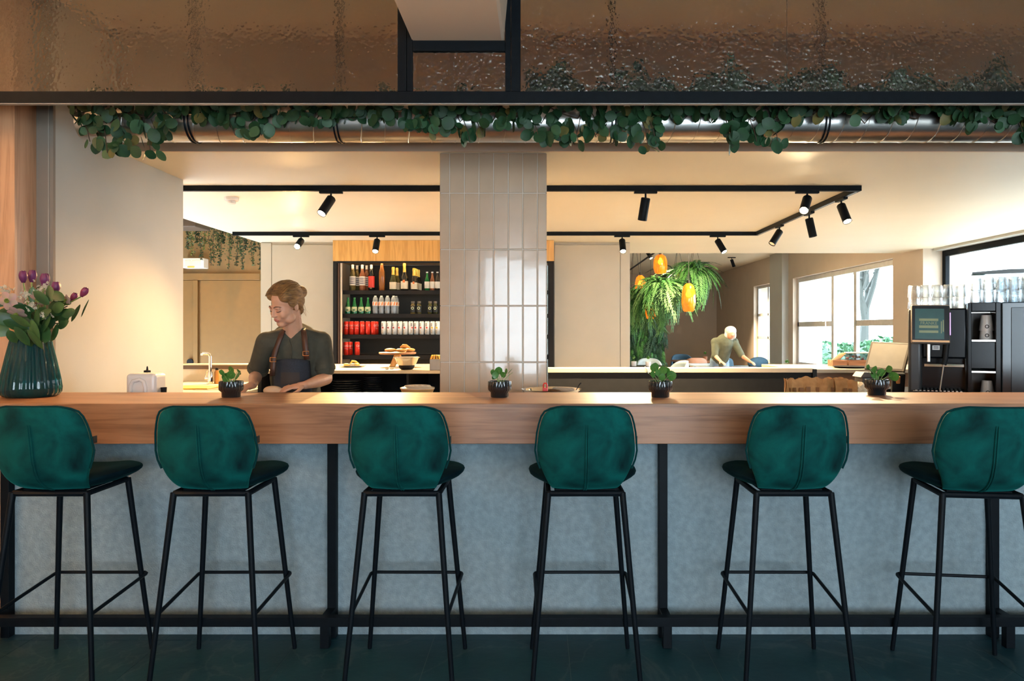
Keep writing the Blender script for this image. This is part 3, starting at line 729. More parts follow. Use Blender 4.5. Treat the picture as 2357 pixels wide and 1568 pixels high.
def bottle(name, label, px, z, d, h, r, body, neck_r=.014, cap=None, cap_h=.05, lab=None, lab_z=(.2, .55), shoulder=.55, group='bottles in the cooler', stripes=None, seal=None, foil=None):
    x = X(px, d); t = thing(name, label, 'bottle', (x, d, z+.0005), group)
    sh = h*shoulder
    prof = [(r*.9, 0), (r, .006), (r, sh), (r*.93, sh+.02*h/.3), (r*.62, sh+.055*h/.3), (neck_r*1.25, sh+.09*h/.3), (neck_r, h*.86), (neck_r, h)]
    MB().lathe(prof, 20).build('glass_body', body, t)
    if cap: MB().lathe([(neck_r+.0015, h-cap_h), (neck_r+.003, h-cap_h*.6), (neck_r+.002, h+.002), (.001, h+.003)], 16).build('cap', cap, t)
    if foil: MB().lathe([(neck_r*1.5, sh+.075*h/.3), (neck_r+.004, h*.84), (neck_r+.007, h*.93), (neck_r+.003, h+.003), (.001, h+.004)], 16).build('foil', foil, t)
    if lab:
        z0, z1 = h*lab_z[0], h*lab_z[1]; rr = r+.0012
        def arc(u, v): a = -2.3+4.6*u; return (rr*math.sin(a), -rr*math.cos(a), z0+(z1-z0)*v)
        lb = MB().grid(arc, 14, 1).build('paper_label', lab, t, 60, fixn=False)
        if stripes:
            for k in range(4):
                q0 = .14+.2*k
                MB().grid(lambda u, v: Vector(arc(.15+.7*u, q0+.09*v))*1.0+Vector((0, -.0006, 0)), 8, 1).build('print_stripe', stripes, lb, 60, fixn=False)
        if seal: MB().grid(lambda u, v: (rr*1.01*math.sin(-.3+.6*u), -rr*1.01*math.cos(-.3+.6*u), z1-.018+.03*v), 4, 1).build('print_seal', seal, lb, 60, fixn=False)
    return t
gl_pale = mat('pale_wine_glass', (.55, .42, .14), .06, var=.2, trans=.75)
gl_rose = mat('rose_wine_glass', (.60, .22, .10), .06, var=.2, trans=.55)
gl_dark = mat('dark_wine_glass', (.012, .012, .010), .06, var=.2, coat=.5)
gl_amber = mat('amber_glass', (.62, .22, .05), .06, var=.2, trans=.5)
gl_olive = mat('olive_glass', (.10, .10, .03), .06, var=.2, trans=.3)
gl_green = mat('green_glass', (.015, .22, .06), .06, var=.2, trans=.35)
gl_clear = mat('clear_bottle', (.80, .84, .86), .05, var=.05, trans=.7)
lb_white = mat('label_white', (.78, .74, .66), .6); lb_red = mat('label_red', (.72, .05, .03), .5); lb_blue = mat('label_print_blue', (.06, .07, .14), .6)
lb_gold = mat('gold_foil', (.95, .62, .12), .3, .6, var=.2); lb_cream = mat('label_cream', (.80, .70, .52), .6); lb_orange = mat('label_orange', (.85, .22, .05), .5)
cap_white = mat('cap_white', (.80, .74, .64), .4); cap_copper = mat('cap_copper', (.70, .30, .10), .3, .5)
BY = SHY+.08; B2 = BY+.10; z1 = SHZ[0]
bottle('wine_bottle', 'pale wine bottle with striped label, first on the top cooler shelf', 812, z1, BY, .312, .038, gl_pale, cap=cap_white, cap_h=.062, lab=lb_white, stripes=lb_blue)
bottle('wine_bottle', 'pale wine bottle standing behind the first one on the top shelf', 822, z1, B2, .312, .038, gl_pale, cap=cap_white, cap_h=.062, lab=lb_white, stripes=lb_blue)
bottle('wine_bottle', 'rose wine bottle with striped label, second on the top cooler shelf', 834, z1, BY, .310, .037, gl_rose, cap=cap_white, cap_h=.062, lab=lb_white, stripes=lb_blue)
bottle('wine_bottle', 'rose wine bottle hidden behind the second one on the top shelf', 844, z1, B2, .310, .037, gl_rose, cap=cap_white, cap_h=.062, lab=lb_white, stripes=lb_blue)
bottle('wine_bottle', 'dark wine bottle with a big red label on the top shelf', 855, z1, BY, .310, .037, gl_dark, cap=cap_white, cap_h=.062, lab=lb_red, lab_z=(.12, .56))
bottle('wine_bottle', 'tall straight amber rose bottle with copper cap on the top shelf', 879, z1, BY, .325, .036, gl_amber, cap=cap_copper, cap_h=.07, shoulder=.66)
bottle('sparkling_wine_bottle', 'sparkling wine bottle with gold neck and white label right of the amber bottle', 905, z1, BY, .282, .043, gl_olive, foil=lb_gold, lab=lb_cream, lab_z=(.06, .36), shoulder=.42)
bottle('sparkling_wine_bottle', 'sparkling wine bottle behind, its slim gold neck showing right of another', 914, z1, B2, .280, .040, gl_olive, foil=lb_gold, lab=lb_cream, lab_z=(.06, .36), shoulder=.42)
bottle('champagne_bottle', 'large dark champagne bottle with gold foil, tallest on the top shelf', 931, z1, BY, .335, .044, gl_dark, foil=lb_gold, lab=lb_cream, lab_z=(.06, .34), shoulder=.40, seal=lb_orange)
for k in range(4):
    bottle('champagne_bottle', ['small dark champagne bottle with gold foil at the front of its file', 'small champagne bottle second in the file beside the large one', 'small champagne bottle third in the file beside the large one', 'small champagne bottle at the back of the file on the top shelf'][k],
           953+3.4*k, z1, BY+.075*k, .268, .038, gl_dark, foil=lb_gold, lab=lb_cream, lab_z=(.06, .36), shoulder=.42, seal=lb_orange)
for px, gm, lab in ((983, gl_green, 'small green bottle with white label near the column'), (995, gl_rose, 'small amber bottle with white label between two others near the column'), (1007, gl_dark, 'small dark bottle with white label next to the column edge')):
    bottle('beer_bottle', lab, px, z1, BY, .225, .030, gm, .011, cap=M['steel'], cap_h=.012, lab=lb_white, lab_z=(.12, .48), shoulder=.5)
z2 = SHZ[1]
lb_mint = mat('label_mint', (.62, .66, .40), .5); pr_green = mat('print_green', (.01, .12, .04), .5)
for k, px in enumerate((801, 816, 831.5, 847)):
    x = X(px, BY); t = thing('water_bottle', ['green tapered water bottle, leftmost on the second cooler shelf', 'green tapered water bottle, second on the second cooler shelf', 'green tapered water bottle, third on the second cooler shelf', 'green tapered water bottle beside the clear bottles'][k], 'bottle', (x, BY, z2+.0005), 'green water bottles in the cooler')
    MB().lathe([(.030, 0), (.036, .006), (.037, .04), (.034, .075), (.026, .10), (.017, .14), (.011, .175), (.011, .192)], 20).build('glass_body', gl_green, t)
    MB().lathe([(.013, .180), (.013, .197), (.001, .198)], 14).build('cap', pr_green, t)
    lb = MB().grid(lambda u, v: ((.038-.004*abs(2*v-1)**2)*math.sin(-1.2+2.4*u), -(.038-.002*abs(2*v-1)**2)*math.cos(-1.2+2.4*u), .022+.062*v), 10, 4).build('paper_label', lb_mint, t, 60, fixn=False)
    MB().lathe([(.0005, 0), (.014, 0), (.014, .0008), (.0005, .0008)], 16).xf(Matrix.Translation((0, -.0385, .046)) @ Matrix.Rotation(PI/2, 4, 'X') @ Matrix.Diagonal((1.2, .62, 1, 1))).build('print_oval', pr_green, lb)
for k, (px, dy) in enumerate(((864, 0), (878, 0), (892, 0), (906, 0), (912, .09))):
    x = X(px, BY+dy); t = thing('water_bottle', ['clear water bottle with orange band right of the green ones', 'clear water bottle with orange band, second of the clear row', 'clear water bottle with orange band, third of the clear row', 'clear water bottle with orange band at the right end of the row', 'clear water bottle half hidden behind the last clear one'][k], 'bottle', (x, BY+dy, z2+.0005), 'clear water bottles in the cooler')
    MB().lathe([(.028, 0), (.033, .006), (.031, .03), (.034, .05), (.031, .07), (.034, .09), (.034, .15), (.030, .185), (.018, .207), (.012, .212)], 20).build('plastic_body', gl_clear, t)
    MB().lathe([(.014, .205), (.014, .219), (.001, .22)], 14).build('cap', cap_white, t)
    lb = MB().lathe([(.0346, .098), (.0348, .10), (.0348, .145), (.0346, .147)], 20, caps=False).build('paper_band', lb_white, t)
    for q in (-.9, .1, 1.0): MB().grid(lambda u, v: (.0356*math.sin(q+.45*u+.25*v), -.0356*math.cos(q+.45*u+.25*v), .103+.040*v), 5, 2).build('print_flash', lb_orange, lb, 60, fixn=False)
for k, px in enumerate((950.5, 964.5, 990, 1002)):
    x = X(px, BY); t = thing('juice_bottle', ['small juice bottle with round logo, left of the middle pair', 'small juice bottle with round logo, right of the middle pair', 'small juice bottle with round logo standing apart nearer the column', 'small juice bottle with round logo at the column edge'][k], 'bottle', (x, BY, z2+.0005), 'small juice bottles in the cooler')
    MB().lathe([(.027, 0), (.031, .005), (.031, .085), (.027, .108), (.019, .122), (.019, .13)], 20).build('glass_body', gl_pale if k < 2 else gl_olive, t)
    MB().lathe([(.022, .128), (.022, .152), (.001, .153)], 16).build('cap', mat('cap_dark', (.10, .08, .06), .4), t)
    lb = MB().grid(lambda u, v: (.0318*math.sin(-1.3+2.6*u), -.0318*math.cos(-1.3+2.6*u), .02+.075*v), 10, 1).build('paper_label', mat('label_black', (.02, .02, .02), .5), t, 60, fixn=False)
    MB().lathe([(.010, 0), (.017, 0), (.017, .0008), (.010, .0008)], 20, caps=False).xf(Matrix.Translation((0, -.033, .068)) @ Matrix.Rotation(PI/2, 4, 'X')).build('print_ring', lb_mint, lb)
# cans
ORD = 'first second third fourth fifth sixth seventh eighth ninth tenth eleventh twelfth thirteenth fourteenth fifteenth sixteenth'.split()
can_red = mat('can_red', (.78, .035, .015), .28, .25, var=.1); can_white = mat('can_white', (.80, .78, .74), .28, .25, var=.05); can_top = M['steel']
def make_can(name, label, group, m, h, r, deco):
    t = thing(name, label, 'can', (0, 0, 0), group)
    bd = MB().lathe([(r*.8, 0), (r, .010), (r, h-.014), (r*.86, h-.002)], 22).build('can_body', m, t)
    MB().lathe([(r*.86, h-.0025), (r*.88, h), (r*.80, h), (r*.78, h-.004), (.001, h-.004)], 20).build('lid', can_top, t)
    deco(bd, r, h); return t
def deco_red(bd, r, h):
    b = text_mb('Coca-Cola', .022); b.xf(Matrix.Diagonal((1.15, 1, 1.7, 1))); wrap(b, r+.0006, h*.70).build('lettering', lb_white, bd, 0, fixn=False)
    MB().grid(lambda u, v: ((r+.0006)*math.sin(-.9+1.8*u), -(r+.0006)*math.cos(-.9+1.8*u), h*.46+.0025*v+.004*math.sin(6*u)), 12, 1).build('print_wave', lb_white, bd, 60, fixn=False)
def deco_fruit(col):
    def f(bd, r, h):
        MB().lathe([(.0005, 0), (.011, 0), (.011, .0008), (.0005, .0008)], 14).xf(Matrix.Translation((-.006, -r-.0006, h*.52)) @ Matrix.Rotation(PI/2, 4, 'X')).build('print_fruit', col, bd)
        MB().grid(lambda u, v: ((r+.0006)*math.sin(-.75+.55*u), -(r+.0006)*math.cos(-.75+.55*u), h*.62+h*.26*v), 4, 1).build('print_block', mat('print_grey', (.30, .27, .25), .5), bd, 60, fixn=False)
        MB().grid(lambda u, v: ((r+.0006)*math.sin(-.7+.5*u), -(r+.0006)*math.cos(-.7+.5*u), h*.10+h*.28*v), 4, 1).build('print_block', mat('print_tan', (.55, .44, .34), .5), bd, 60, fixn=False)
    return f
cr = make_can('soft_drink_can', 'red soft drink can in the row on the third cooler shelf', 'red cans on the third shelf', can_red, .160, .0305, deco_red)
for k, px in enumerate((797, 809, 821, 834, 847, 859.5, 866)):
    d = BY+(.07 if k == 6 else 0); o = cr if k == 0 else copy_tree(cr)
    o.location = (X(px, d), d, SHZ[2]+.0005); o.rotation_euler = (0, 0, (.1, .5, .2, 1.5, 2.2, 2.1, 0)[k])
    o['label'] = (ORD[k]+' red soft drink can from the left on the third cooler shelf') if k < 6 else 'red soft drink can in shade behind the sixth one on the third shelf'
for k, px in enumerate((796.5, 806, 822.5)):
    d = BY+(.055 if k == 1 else 0); o = copy_tree(cr)
    o.location = (X(px, d), d, SHZ[3]+.0005); o.rotation_euler = (0, 0, (.3, .8, 1.6)[k])
    o['label'] = ['red soft drink can at the left end of the lowest cooler shelf', 'red soft drink can tucked between the outer two on the lowest shelf', 'red soft drink can standing apart on the lowest cooler shelf'][k]; o['group'] = 'red cans on the lowest shelf'
pr_dred = mat('print_dark_red', (.35, .02, .02), .5); pr_red = mat('print_red', (.70, .05, .02), .5); pr_yel = mat('print_yellow', (.95, .60, .02), .5)
wc = {}
for k, px in enumerate((883.5, 896, 908.5, 921, 933.5, 946, 958.5, 971, 983.5, 996, 1007.5)):
    key = 'd' if k < 3 else ('r' if k < 9 else 'y')
    if key not in wc:
        wc[key] = make_can('soft_drink_can', {'d': 'white can with dark berry print beside the red cans', 'r': 'white can with red fruit print in the middle of the row', 'y': 'white can with yellow fruit print next to the column edge'}[key],
                           'white fruit cans on the third shelf', can_white, .160, .0305, deco_fruit({'d': pr_dred, 'r': pr_red, 'y': pr_yel}[key])); o = wc[key]
    else: o = copy_tree(wc[key])
    o.location = (X(px, BY), BY, SHZ[2]+.0005); o.rotation_euler = (0, 0, R.uniform(-.15, .15) if k != 5 else .8)
    o['label'] = ORD[k]+' white can from the left, with '+{'d': 'dark berry', 'r': 'red fruit', 'y': 'yellow fruit'}[key]+' print, on the third shelf'

# ================================================================== BACK COUNTERS
worktop_mat = mat('pale_worktop', (.48, .38, .27), .4, var=.06, scale=8)
ID, IE = 6.0, 7.17
bc = thing('back_counter', 'open black shelved back counter with pale top behind the woman', 'counter', (-1.1, 6.5, 0), world=True)
bxl, bxr = X(590, ID), .05
MB().box(bxl, bxr, ID, IE, HC-.026, HC).build('worktop', worktop_mat, bc, 0, bevel=.002)
MB().box(bxl, bxl+.03, ID+.03, IE-.02, 0, HC-.027).build('side_panel', 'blackmat', bc, 0)
MB().box(bxr-.03, bxr, ID+.03, IE-.02, 0, HC-.027).build('side_panel', 'blackmat', bc, 0)
MB().box(X(933, ID), X(938, ID), ID+.05, IE-.02, 0, HC-.027).build('divider', 'blackmat', bc, 0)
MB().box(bxl+.031, bxr-.031, IE-.04, IE-.021, 0, HC-.027).build('back_panel', 'blackmat', bc, 0)
MB().box(bxl+.031, bxr-.031, ID+.03, IE-.041, .70, .725).build('shelf', 'blackmat', bc, 0)
MB().box(bxl+.031, bxr-.031, ID+.03, IE-.041, .06, .09).build('shelf', 'blackmat', bc, 0)
# sink unit left of it
sk = thing('sink_unit', 'cream sink counter with splashback and ledge left of the woman', 'sink counter', (-2.85, 6.3, 0), world=True)
sx0, sx1 = -3.38, bxl-.002
sand = mat('sand_laminate', (.70, .60, .42), .4, var=.05)
MB().box(sx0, sx1, 5.55, 6.96, .90, .925).build('worktop', sand, sk, 0, bevel=.002)
MB().box(sx0, sx1, 5.57, 6.96, 0, .899).build('cabinet', 'panel', sk, 0)
MB().box(sx0, sx1, 6.961, 7.0, 0, Z(850, 6.96)).build('splashback', sand, sk, 0)
MB().box(sx0, sx1, 6.95, 7.02, Z(850, 6.96)+.0005, Z(841, 6.96)).build('ledge_band', mat('brown_band', (.10, .065, .04), .5), sk, 0)
MB().box(sx0, sx1, 6.94, 7.15, Z(841, 6.96)+.0005, Z(838.5, 6.96)).build('ledge', sand, sk, 0, bevel=.002)
MB().box(X(470, 6.1), X(585, 6.1), 5.9, 6.35, .9252, .928).build('sink_rim', 'steel', sk, 0)
FY = 6.58
fx = X(484, FY)
ft = thing('sink_tap', 'tall chrome mixer tap at the sink', 'tap', (fx, FY, .925))
MB().lathe([(.030, 0), (.030, .008), (.022, .012), (.022, .10), (.018, .11)], 20).build('tap_body', 'chrome', ft)
MB().tube([(0, 0, .10), (0, 0, .245), (-.006, -.004, .262), (-.022, -.012, .270), (-.06, -.03, .272)], .013, 14).build('spout', 'chrome', ft)
MB().cyl((-.06, -.03, .275), (-.06, -.03, .255), .012, None, 12).build('nozzle', 'chrome', ft)
MB().tube([(-.02, 0, .05), (-.045, -.01, .052)], .014, 12).tube([(-.04, -.01, .055), (-.02, -.01, .12)], .006, 8).build('lever', 'chrome', ft)
p = X(497, 6.6); t = thing('soap_bottle', 'amber brown soap bottle standing beside the tap', 'bottle', (p, 6.62, .925))
MB().lathe([(.020, 0), (.023, .004), (.023, .105), (.012, .118), (.012, .125)], 18).build('body', mat('amber_plastic', (.42, .20, .05), .3), t)
MB().lathe([(.014, .122), (.014, .143), (.001, .145)], 14).build('cap', 'blackmat', t)
tag(MB().box(-3.02, -2.66, 5.95, 6.25, .9255, .938).build('cutting_board', mat('yellow_board', (.80, .45, .08), .5), None, 0, bevel=.004), 'yellow cutting board lying left of the sink tap', 'cutting board')
# dark service ledge and oak fronted till counter to the right of the column
sv = thing('service_counter', 'long anthracite back counter with light oak ledge right of the column', 'counter', (1.15, 6.1, 0), world=True)
sr = X(1868, 6.0)
MB().box(.072, sr, 6.0, 6.16, 0, Z(858, 5.98)-.0005).build('front_panel', 'darkpanel', sv, 0)
MB().box(.072, sr, 5.98, 6.17, Z(858, 5.98), Z(848, 5.98)).build('ledge', worktop_mat, sv, 0, bevel=.002)
MB().box(sr+.001, X(1878, 6.0), 5.975, 6.17, 0, Z(850, 5.98)).build('end_post', 'blackmat', sv, 0, bevel=.002)
tc = thing('till_counter', 'oak fronted till counter with pale top below the windows', 'counter', (2.7, 6.7, 0), world=True)
MB().box(X(1878, 6.13)+.02, 3.7, 6.20, 7.05, 0, HC-.031).build('front_panel', 'oak', tc, 0)
MB().box(X(1878, 6.13)+.01, 3.75, 6.17, 7.10, HC-.03, HC).build('worktop', worktop_mat, tc, 0, bevel=.002)
MB().box(X(1760, 7.0), X(1878, 6.13)+.01, 6.5, 7.10, HC-.03, HC).build('worktop_wing', worktop_mat, tc, 0, bevel=.002)
MB().box(X(1790, 7.0), X(1878, 6.13)+.01, 6.55, 7.05, 0, HC-.031).build('wing_front', 'oak', tc, 0)
# low prep counter directly behind the bar
PZ = 1.02
pc = thing('prep_counter', 'narrow steel prep counter hidden behind the bar top', 'counter', (0, 4.08, 0), world=True)
MB().box(-2.5, 1.95, 3.90, 4.25, PZ-.03, PZ).build('worktop', 'steel', pc, 0, bevel=.002)
MB().box(-2.5, 1.95, 3.92, 4.22, 0, PZ-.031).build('cabinet', 'darkpanel', pc, 0)
PD = 4.08

# ---- things on the back counter
pl_white = mat('white_china', (.80, .77, .70), .2)
def at_counter(px, py, z): return (H-z)*F/(py-VY)
d = 6.57; x = X(812, d)
t = thing('plate_of_food', 'white plate with pale food scraps beside the red cans', 'plate', (x, d, HC+.0005))
MB().lathe([(.06, 0), (.07, .002), (.115, .012), (.117, .015), (.07, .007), (.001, .006)], 28).build('plate', pl_white, t)
for k, (q, w, l) in enumerate(((-.05, .022, .03), (.0, .018, .035), (.045, .02, .028), (.02, .015, .02))):
    MB().ell((q, -.01+.02*(k % 2), .018), (l, w, .014), Euler((.2*k, .1, .6*k)).to_matrix()).build('food_piece', lb_cream if k % 2 else mat('egg_yellow', (.85, .60, .12), .5), t)
MB().tube([(-.02, 0, .03), (-.005, 0, .052), (.02, 0, .048), (.055, 0, .028)], [.006, .010, .010, .005], 10).build('food_slice', mat('egg_yellow', (.85, .6, .12)), t)
d = 6.62; x = X(915, d)
t = thing('cake_stand', 'wooden cake stand on the back counter', 'cake stand', (x, d, HC+.0005))
MB().lathe([(.155, .112), (.163, .116), (.165, .126), (.160, .130), (.001, .130)], 36).build('board', 'oak', t)
for s in (-1, 1):
    MB().loft([[(s*.045-.022, -.04, 0), (s*.045+.022, -.04, 0), (s*.045+.022, .04, 0), (s*.045-.022, .04, 0)],
               [(s*.006-.016, -.03, .1115), (s*.006+.016, -.03, .1115), (s*.006+.016, .03, .1115), (s*.006-.016, .03, .1115)]]).build('foot', 'honey', t, 0, bevel=.003)
bunm = mat('baked_crust', (.78, .42, .12), .6, col2=(.55, .25, .06), scale=20, bump=.3, bscale=60)
for k, (px, dz, dy, lab) in enumerate(((898.5, 0, 0, 'golden bun on the left of the cake stand'), (925, 0, -.02, 'golden bun in the middle of the cake stand'), (940, 0, .05, 'golden bun at the right rear of the cake stand'))):
    o = MB().ell((X(px, d), d+dy, HC+.131+.017), (.052, .05, .0175), None, 20, 12).build('bun', bunm, None)
    tag(o, lab, 'bun', 'buns on the cake stand')
o = MB().tube([(X(922, d), d, HC+.172), (X(929, d), d-.01, HC+.186), (X(935, d), d, HC+.184), (X(944, d), d, HC+.168)], [.008, .016, .016, .007], 10).build('croissant', bunm, None)
tag(o, 'curved croissant lying on top of the buns', 'croissant')
d = 6.13; x = X(936, d)
t = thing('mixing_bowl', 'steel mixing bowl with black base in front of the cake stand', 'bowl', (x, d, HC+.0005))
MB().lathe([(.055, .026), (.078, .05), (.098, .095), (.110, .1), (.112, .102), (.108, .104), (.096, .099), (.076, .052), (.053, .03), (.001, .03)], 40).build('bowl_body', 'chrome', t)
MB().lathe([(.040, 0), (.052, .004), (.064, .022), (.0665, .034), (.060, .028), (.001, .024)], 36).build('rubber_base', 'blackmat', t)
for k, px in enumerate((892, 903)):
    x = X(px, 6.2); t = thing('spoon', ['steel spoon lying left of the mixing bowl', 'steel spoon lying right against the mixing bowl'][k], 'spoon', (x, 6.2, HC+.0005), 'spoons by the bowl')
    MB().ell((0, -.02, .006), (.018, .026, .0055)).build('spoon_bowl', 'chrome', t)
    MB().tube([(0, .0, .006), (.02, .05, .010), (.04, .11, .006)], [.003, .003, .005], 8).build('handle', 'chrome', t)
d = 6.05
t = thing('packet_caddy', 'grey metal caddy of yellow packets at the column edge', 'caddy', (X(1008, d), d, HC+.0005))
MB().box(-.062, .062, -.04, .04, 0, .09).build('box', mat('grey_metal', (.30, .28, .27), .4, .5), t, 0, bevel=.004)
for k in range(6):
    MB().obox((-.05+.02*k, -.01+.006*(k % 3), .10), (.012, .05, .045), Euler((.1, .3-.18*k, .1*k)).to_matrix()).build('packet', mat('packet_yellow', (.85, .50, .08), .4), t, 0)
# plates stacked on the shelf below
pm = mat('dark_stoneware', (.030, .036, .042), .35)
pb = MB().lathe([(.070, 0), (.075, .003), (.118, .014), (.120, .018), (.074, .008), (.001, .007)], 28); pme = pb.mesh('plate'); pme.materials.append(pm)
for sx_, dd, n, s, lab in ((798, 6.2, 14, 1., 'dark plate in the left stack under the back counter'), (859, 6.42, 15, .68, 'small dark plate in the right stack under the back counter')):
    for k in range(n):
        o = inst('dinner_plate', pme, None, (X(sx_, dd), dd, .7255+.0186*k*(1 if s == 1 else .98)), (0, 0, k*.7), (s, s, 1)); tag(o, (('topmost ' if k == n-1 else ORD[n-1-k]+'-highest ')+lab), 'plate', lab.replace('plate in', 'plates in'))

# ---- things on the prep counter behind the bar
x0 = X(302, PD); x1 = X(370, PD)
t = thing('white_canister', 'white plastic canister with moulded arch grip behind the bar, left', 'canister', ((x0+x1)/2, PD, PZ+.0005))
w_ = (x1-x0)/2; hh = Z(859, PD)-PZ
MB().box(-w_, w_, -.06, .07, 0, hh).build('body', 'plastic', t, 50, bevel=.022, seg=4)
MB().tube([(-w_*.62, -.062, .005), (-w_*.62, -.062, hh*.55), (-w_*.45, -.062, hh*.72), (0, -.062, hh*.78), (w_*.25, -.062, hh*.70), (w_*.36, -.062, hh*.5), (w_*.36, -.062, .005)], .011, 10).build('arch_grip', 'plastic', t)
t = thing('squeeze_bottle', 'squeeze bottle with black nozzle behind the white canister', 'bottle', (X(339, 4.19), 4.19, PZ+.0005))
MB().lathe([(.026, 0), (.030, .004), (.030, .125), (.020, .14)], 18).build('body', 'plastic', t)
zc = Z(858, 4.19)-PZ
MB().lathe([(.018, zc-.008), (.018, zc+.012), (.006, zc+.014), (.004, zc+.030), (.002, zc+.036)], 16).build('nozzle', 'blackmat', t)
o = MB().lathe([(.012, 0), (.016, .05), (.0165, .052), (.014, .05), (.001, .006)], 18, (X(377, PD), PD, PZ+.0005+.012)).build('small_cup', 'blackmat', None)
tag(o, 'small black cup right of the white canister', 'cup')
o.location.z = PZ+.001; o.scale.z = 1.28
t = thing('kraft_bowl', 'kraft takeaway bowl with clear lid behind the bar, left of the column', 'bowl', (X(961, PD), PD, PZ+.0005))
MB().lathe([(.066, 0), (.070, .002), (.090, .056), (.093, .058), (.093, .062), (.088, .060), (.066, .006), (.001, .006)], 32).build('body', mat('kraft_card', (.62, .33, .12), .7), t)
MB().lathe([(.0945, .0622), (.0945, .0665), (.074, .072), (.070, .078), (.001, .078)], 32).build('lid', mat('clear_lid', (.85, .72, .55), .12, trans=.5), t)
t = thing('steel_tray', 'round polished steel dish behind the bar, right of the column', 'dish', (X(1269, PD), PD, PZ+.0005))
MB().lathe([(.10, 0), (.12, .004), (.155, .050), (.163, .056), (.164, .059), (.155, .056), (.118, .008), (.001, .006)], 48).build('dish_body', 'chrome', t)
red = mat('red_plastic', (.70, .03, .02), .3)
t = thing('red_scoop', 'red plastic scoop handle standing up in the steel dish', 'scoop', (X(1255, PD-.03), PD-.03, PZ+.008))
MB().tube([(-.010, 0, 0), (-.010, 0, .075), (-.006, 0, .084), (.006, 0, .084), (.010, 0, .075), (.010, 0, 0)], .0042, 8).build('handle', red, t)
MB().box(-.012, .012, -.004, .004, 0, .06).build('blade', red, t, 0)
t = thing('ladle', 'thin dark ladle leaning in the steel dish', 'ladle', (X(1318, PD), PD, PZ+.02))
MB().tube([(0, 0, 0), (.03, 0, .05), (.042, 0, .068), (.048, 0, .072)], [.002, .002, .004, .003], 8).build('handle', 'blackmat', t)
MB().ell((-.01, 0, .004), (.014, .012, .006)).build('ladle_bowl', 'blackmat', t)

# ================================================================== COFFEE CORNER (right)
SZ = .95
sc_ = thing('side_counter', 'dark side counter carrying the coffee machine by the window', 'counter', (3.3, 5.2, 0), world=True)
MB().box(2.0, 5.1, 4.45, 5.95, SZ-.03, SZ).build('worktop', 'darkpanel', sc_, 0, bevel=.002)
MB().box(2.02, 5.1, 4.48, 5.93, 0, SZ-.031).build('cabinet', 'darkpanel', sc_, 0)
TH = math.radians(-27); OX, OY = X(2090, 5.1), 5.1
cm = thing('coffee_machine', 'black bean-to-cup coffee machine with tilted touch screen', 'coffee machine', (OX, OY, SZ+.0005), rotz=TH)
grey = mat('machine_grey', (.035, .037, .040), .35, var=.1)
MB().box(0, .085, 0, .5, 0, .60).build('left_cheek', grey, cm, 40, bevel=.02, seg=3)
MB().box(.086, .352, .02, .5, .26, .60).build('upper_housing', 'blackgloss', cm, 40, bevel=.012, seg=3)
MB().box(.086, .352, .21, .5, 0, .259).build('rear_housing', 'blackgloss', cm, 0)
dt = MB().box(.03, .345, -.07, .205, 0, .042).build('drip_tray', 'blackmat', cm, 0, bevel=.006)
for k in range(12): MB().box(.045+.024*k, .058+.024*k, -.06, .195, .0425, .047).build('tray_slat', 'steel', dt, 0)
MB().box(.10, .335, .012, .0195, .205, .222).build('chrome_strip', 'chrome', cm, 0)
MB().box(.115, .135, -.03, .018, .235, .36).build('coffee_spout', 'steel', cm, 0, bevel=.004)
MB().box(.148, .192, .010, .019, .318, .348).build('white_sticker', 'plastic', cm, 0)
MB().box(.155, .185, .0085, .0098, .324, .330).box(.155, .185, .0085, .0098, .334, .342).build('sticker_print', 'grey_print' if 'grey_print' in M else mat('grey_print', (.2, .2, .2), .5), cm, 0)
MB().tube([(.235, -.02, .37), (.225, -.03, .26), (.215, -.035, .22)], .016, 12).build('steam_arm', 'blackmat', cm)
MB().tube([(.215, -.035, .225), (.195, -.03, .07), (.193, -.03, .05)], .0045, 8).build('steam_wand', 'steel', cm)
# touch screen: a tablet leaning back a little
tilt = Matrix.Translation((.135, -.055, .49)) @ Matrix.Rotation(math.radians(-6), 4, 'X') @ Matrix.Rotation(math.radians(8), 4, 'Z')
tb = MB().box(-.118, .118, -.014, .014, -.132, .132).xf(tilt).build('screen_frame', mat('bronze_alu', (.40, .33, .28), .3, .8), cm, 40, bevel=.013, seg=3)
MB().box(-.112, .112, -.0155, -.0142, -.125, .125).xf(tilt).build('screen_glass', 'blackgloss', tb, 0)
scm = mat('screen_lit', (.01, .06, .06), .15, col2=(.008, .03, .03), scale=5, emit=(.02, .10, .10), estr=.12)
MB().box(-.095, .080, -.0165, -.0158, -.10, .105).xf(tilt).build('screen_image', scm, tb, 0)
olive = mat('screen_olive', (.14, .16, .06), .3, emit=(.22, .24, .09), estr=.12)
for z0, z1 in ((.022, .038), (-.026, -.008), (-.058, -.042)): MB().box(-.07, .045, -.0172, -.0166, z0, z1).xf(tilt).build('screen_bar', olive, tb, 0)
b = text_mb('FRANKE', .030, .10); b.xf(tilt @ Matrix.Translation((-.012, -.0172, .006))); b.build('lettering', olive, tb, 0, fixn=False)
MB().box(.0605, .066, -.0172, -.0166, -.06, .02).box(.072, .078, -.0172, -.0166, -.05, .03).xf(tilt).build('screen_icons', olive, tb, 0)
MB().box(-.112, .112, -.0172, -.0166, -.121, -.108).xf(tilt).build('screen_footer', mat('screen_footer', (.3, .15, .05), .3, emit=(.35, .18, .06), estr=.5), tb, 0)
MB().box(.1182, .1195, -.008, .004, -.07, .08).xf(tilt).build('light_strip', mat('violet_light', (.6, .3, .8), .4, emit=(.55, .25, .85), estr=2.2), tb, 0)
MB().box(.08, .18, -.045, .02, .40, .47).build('screen_arm', 'blackmat', cm, 0)
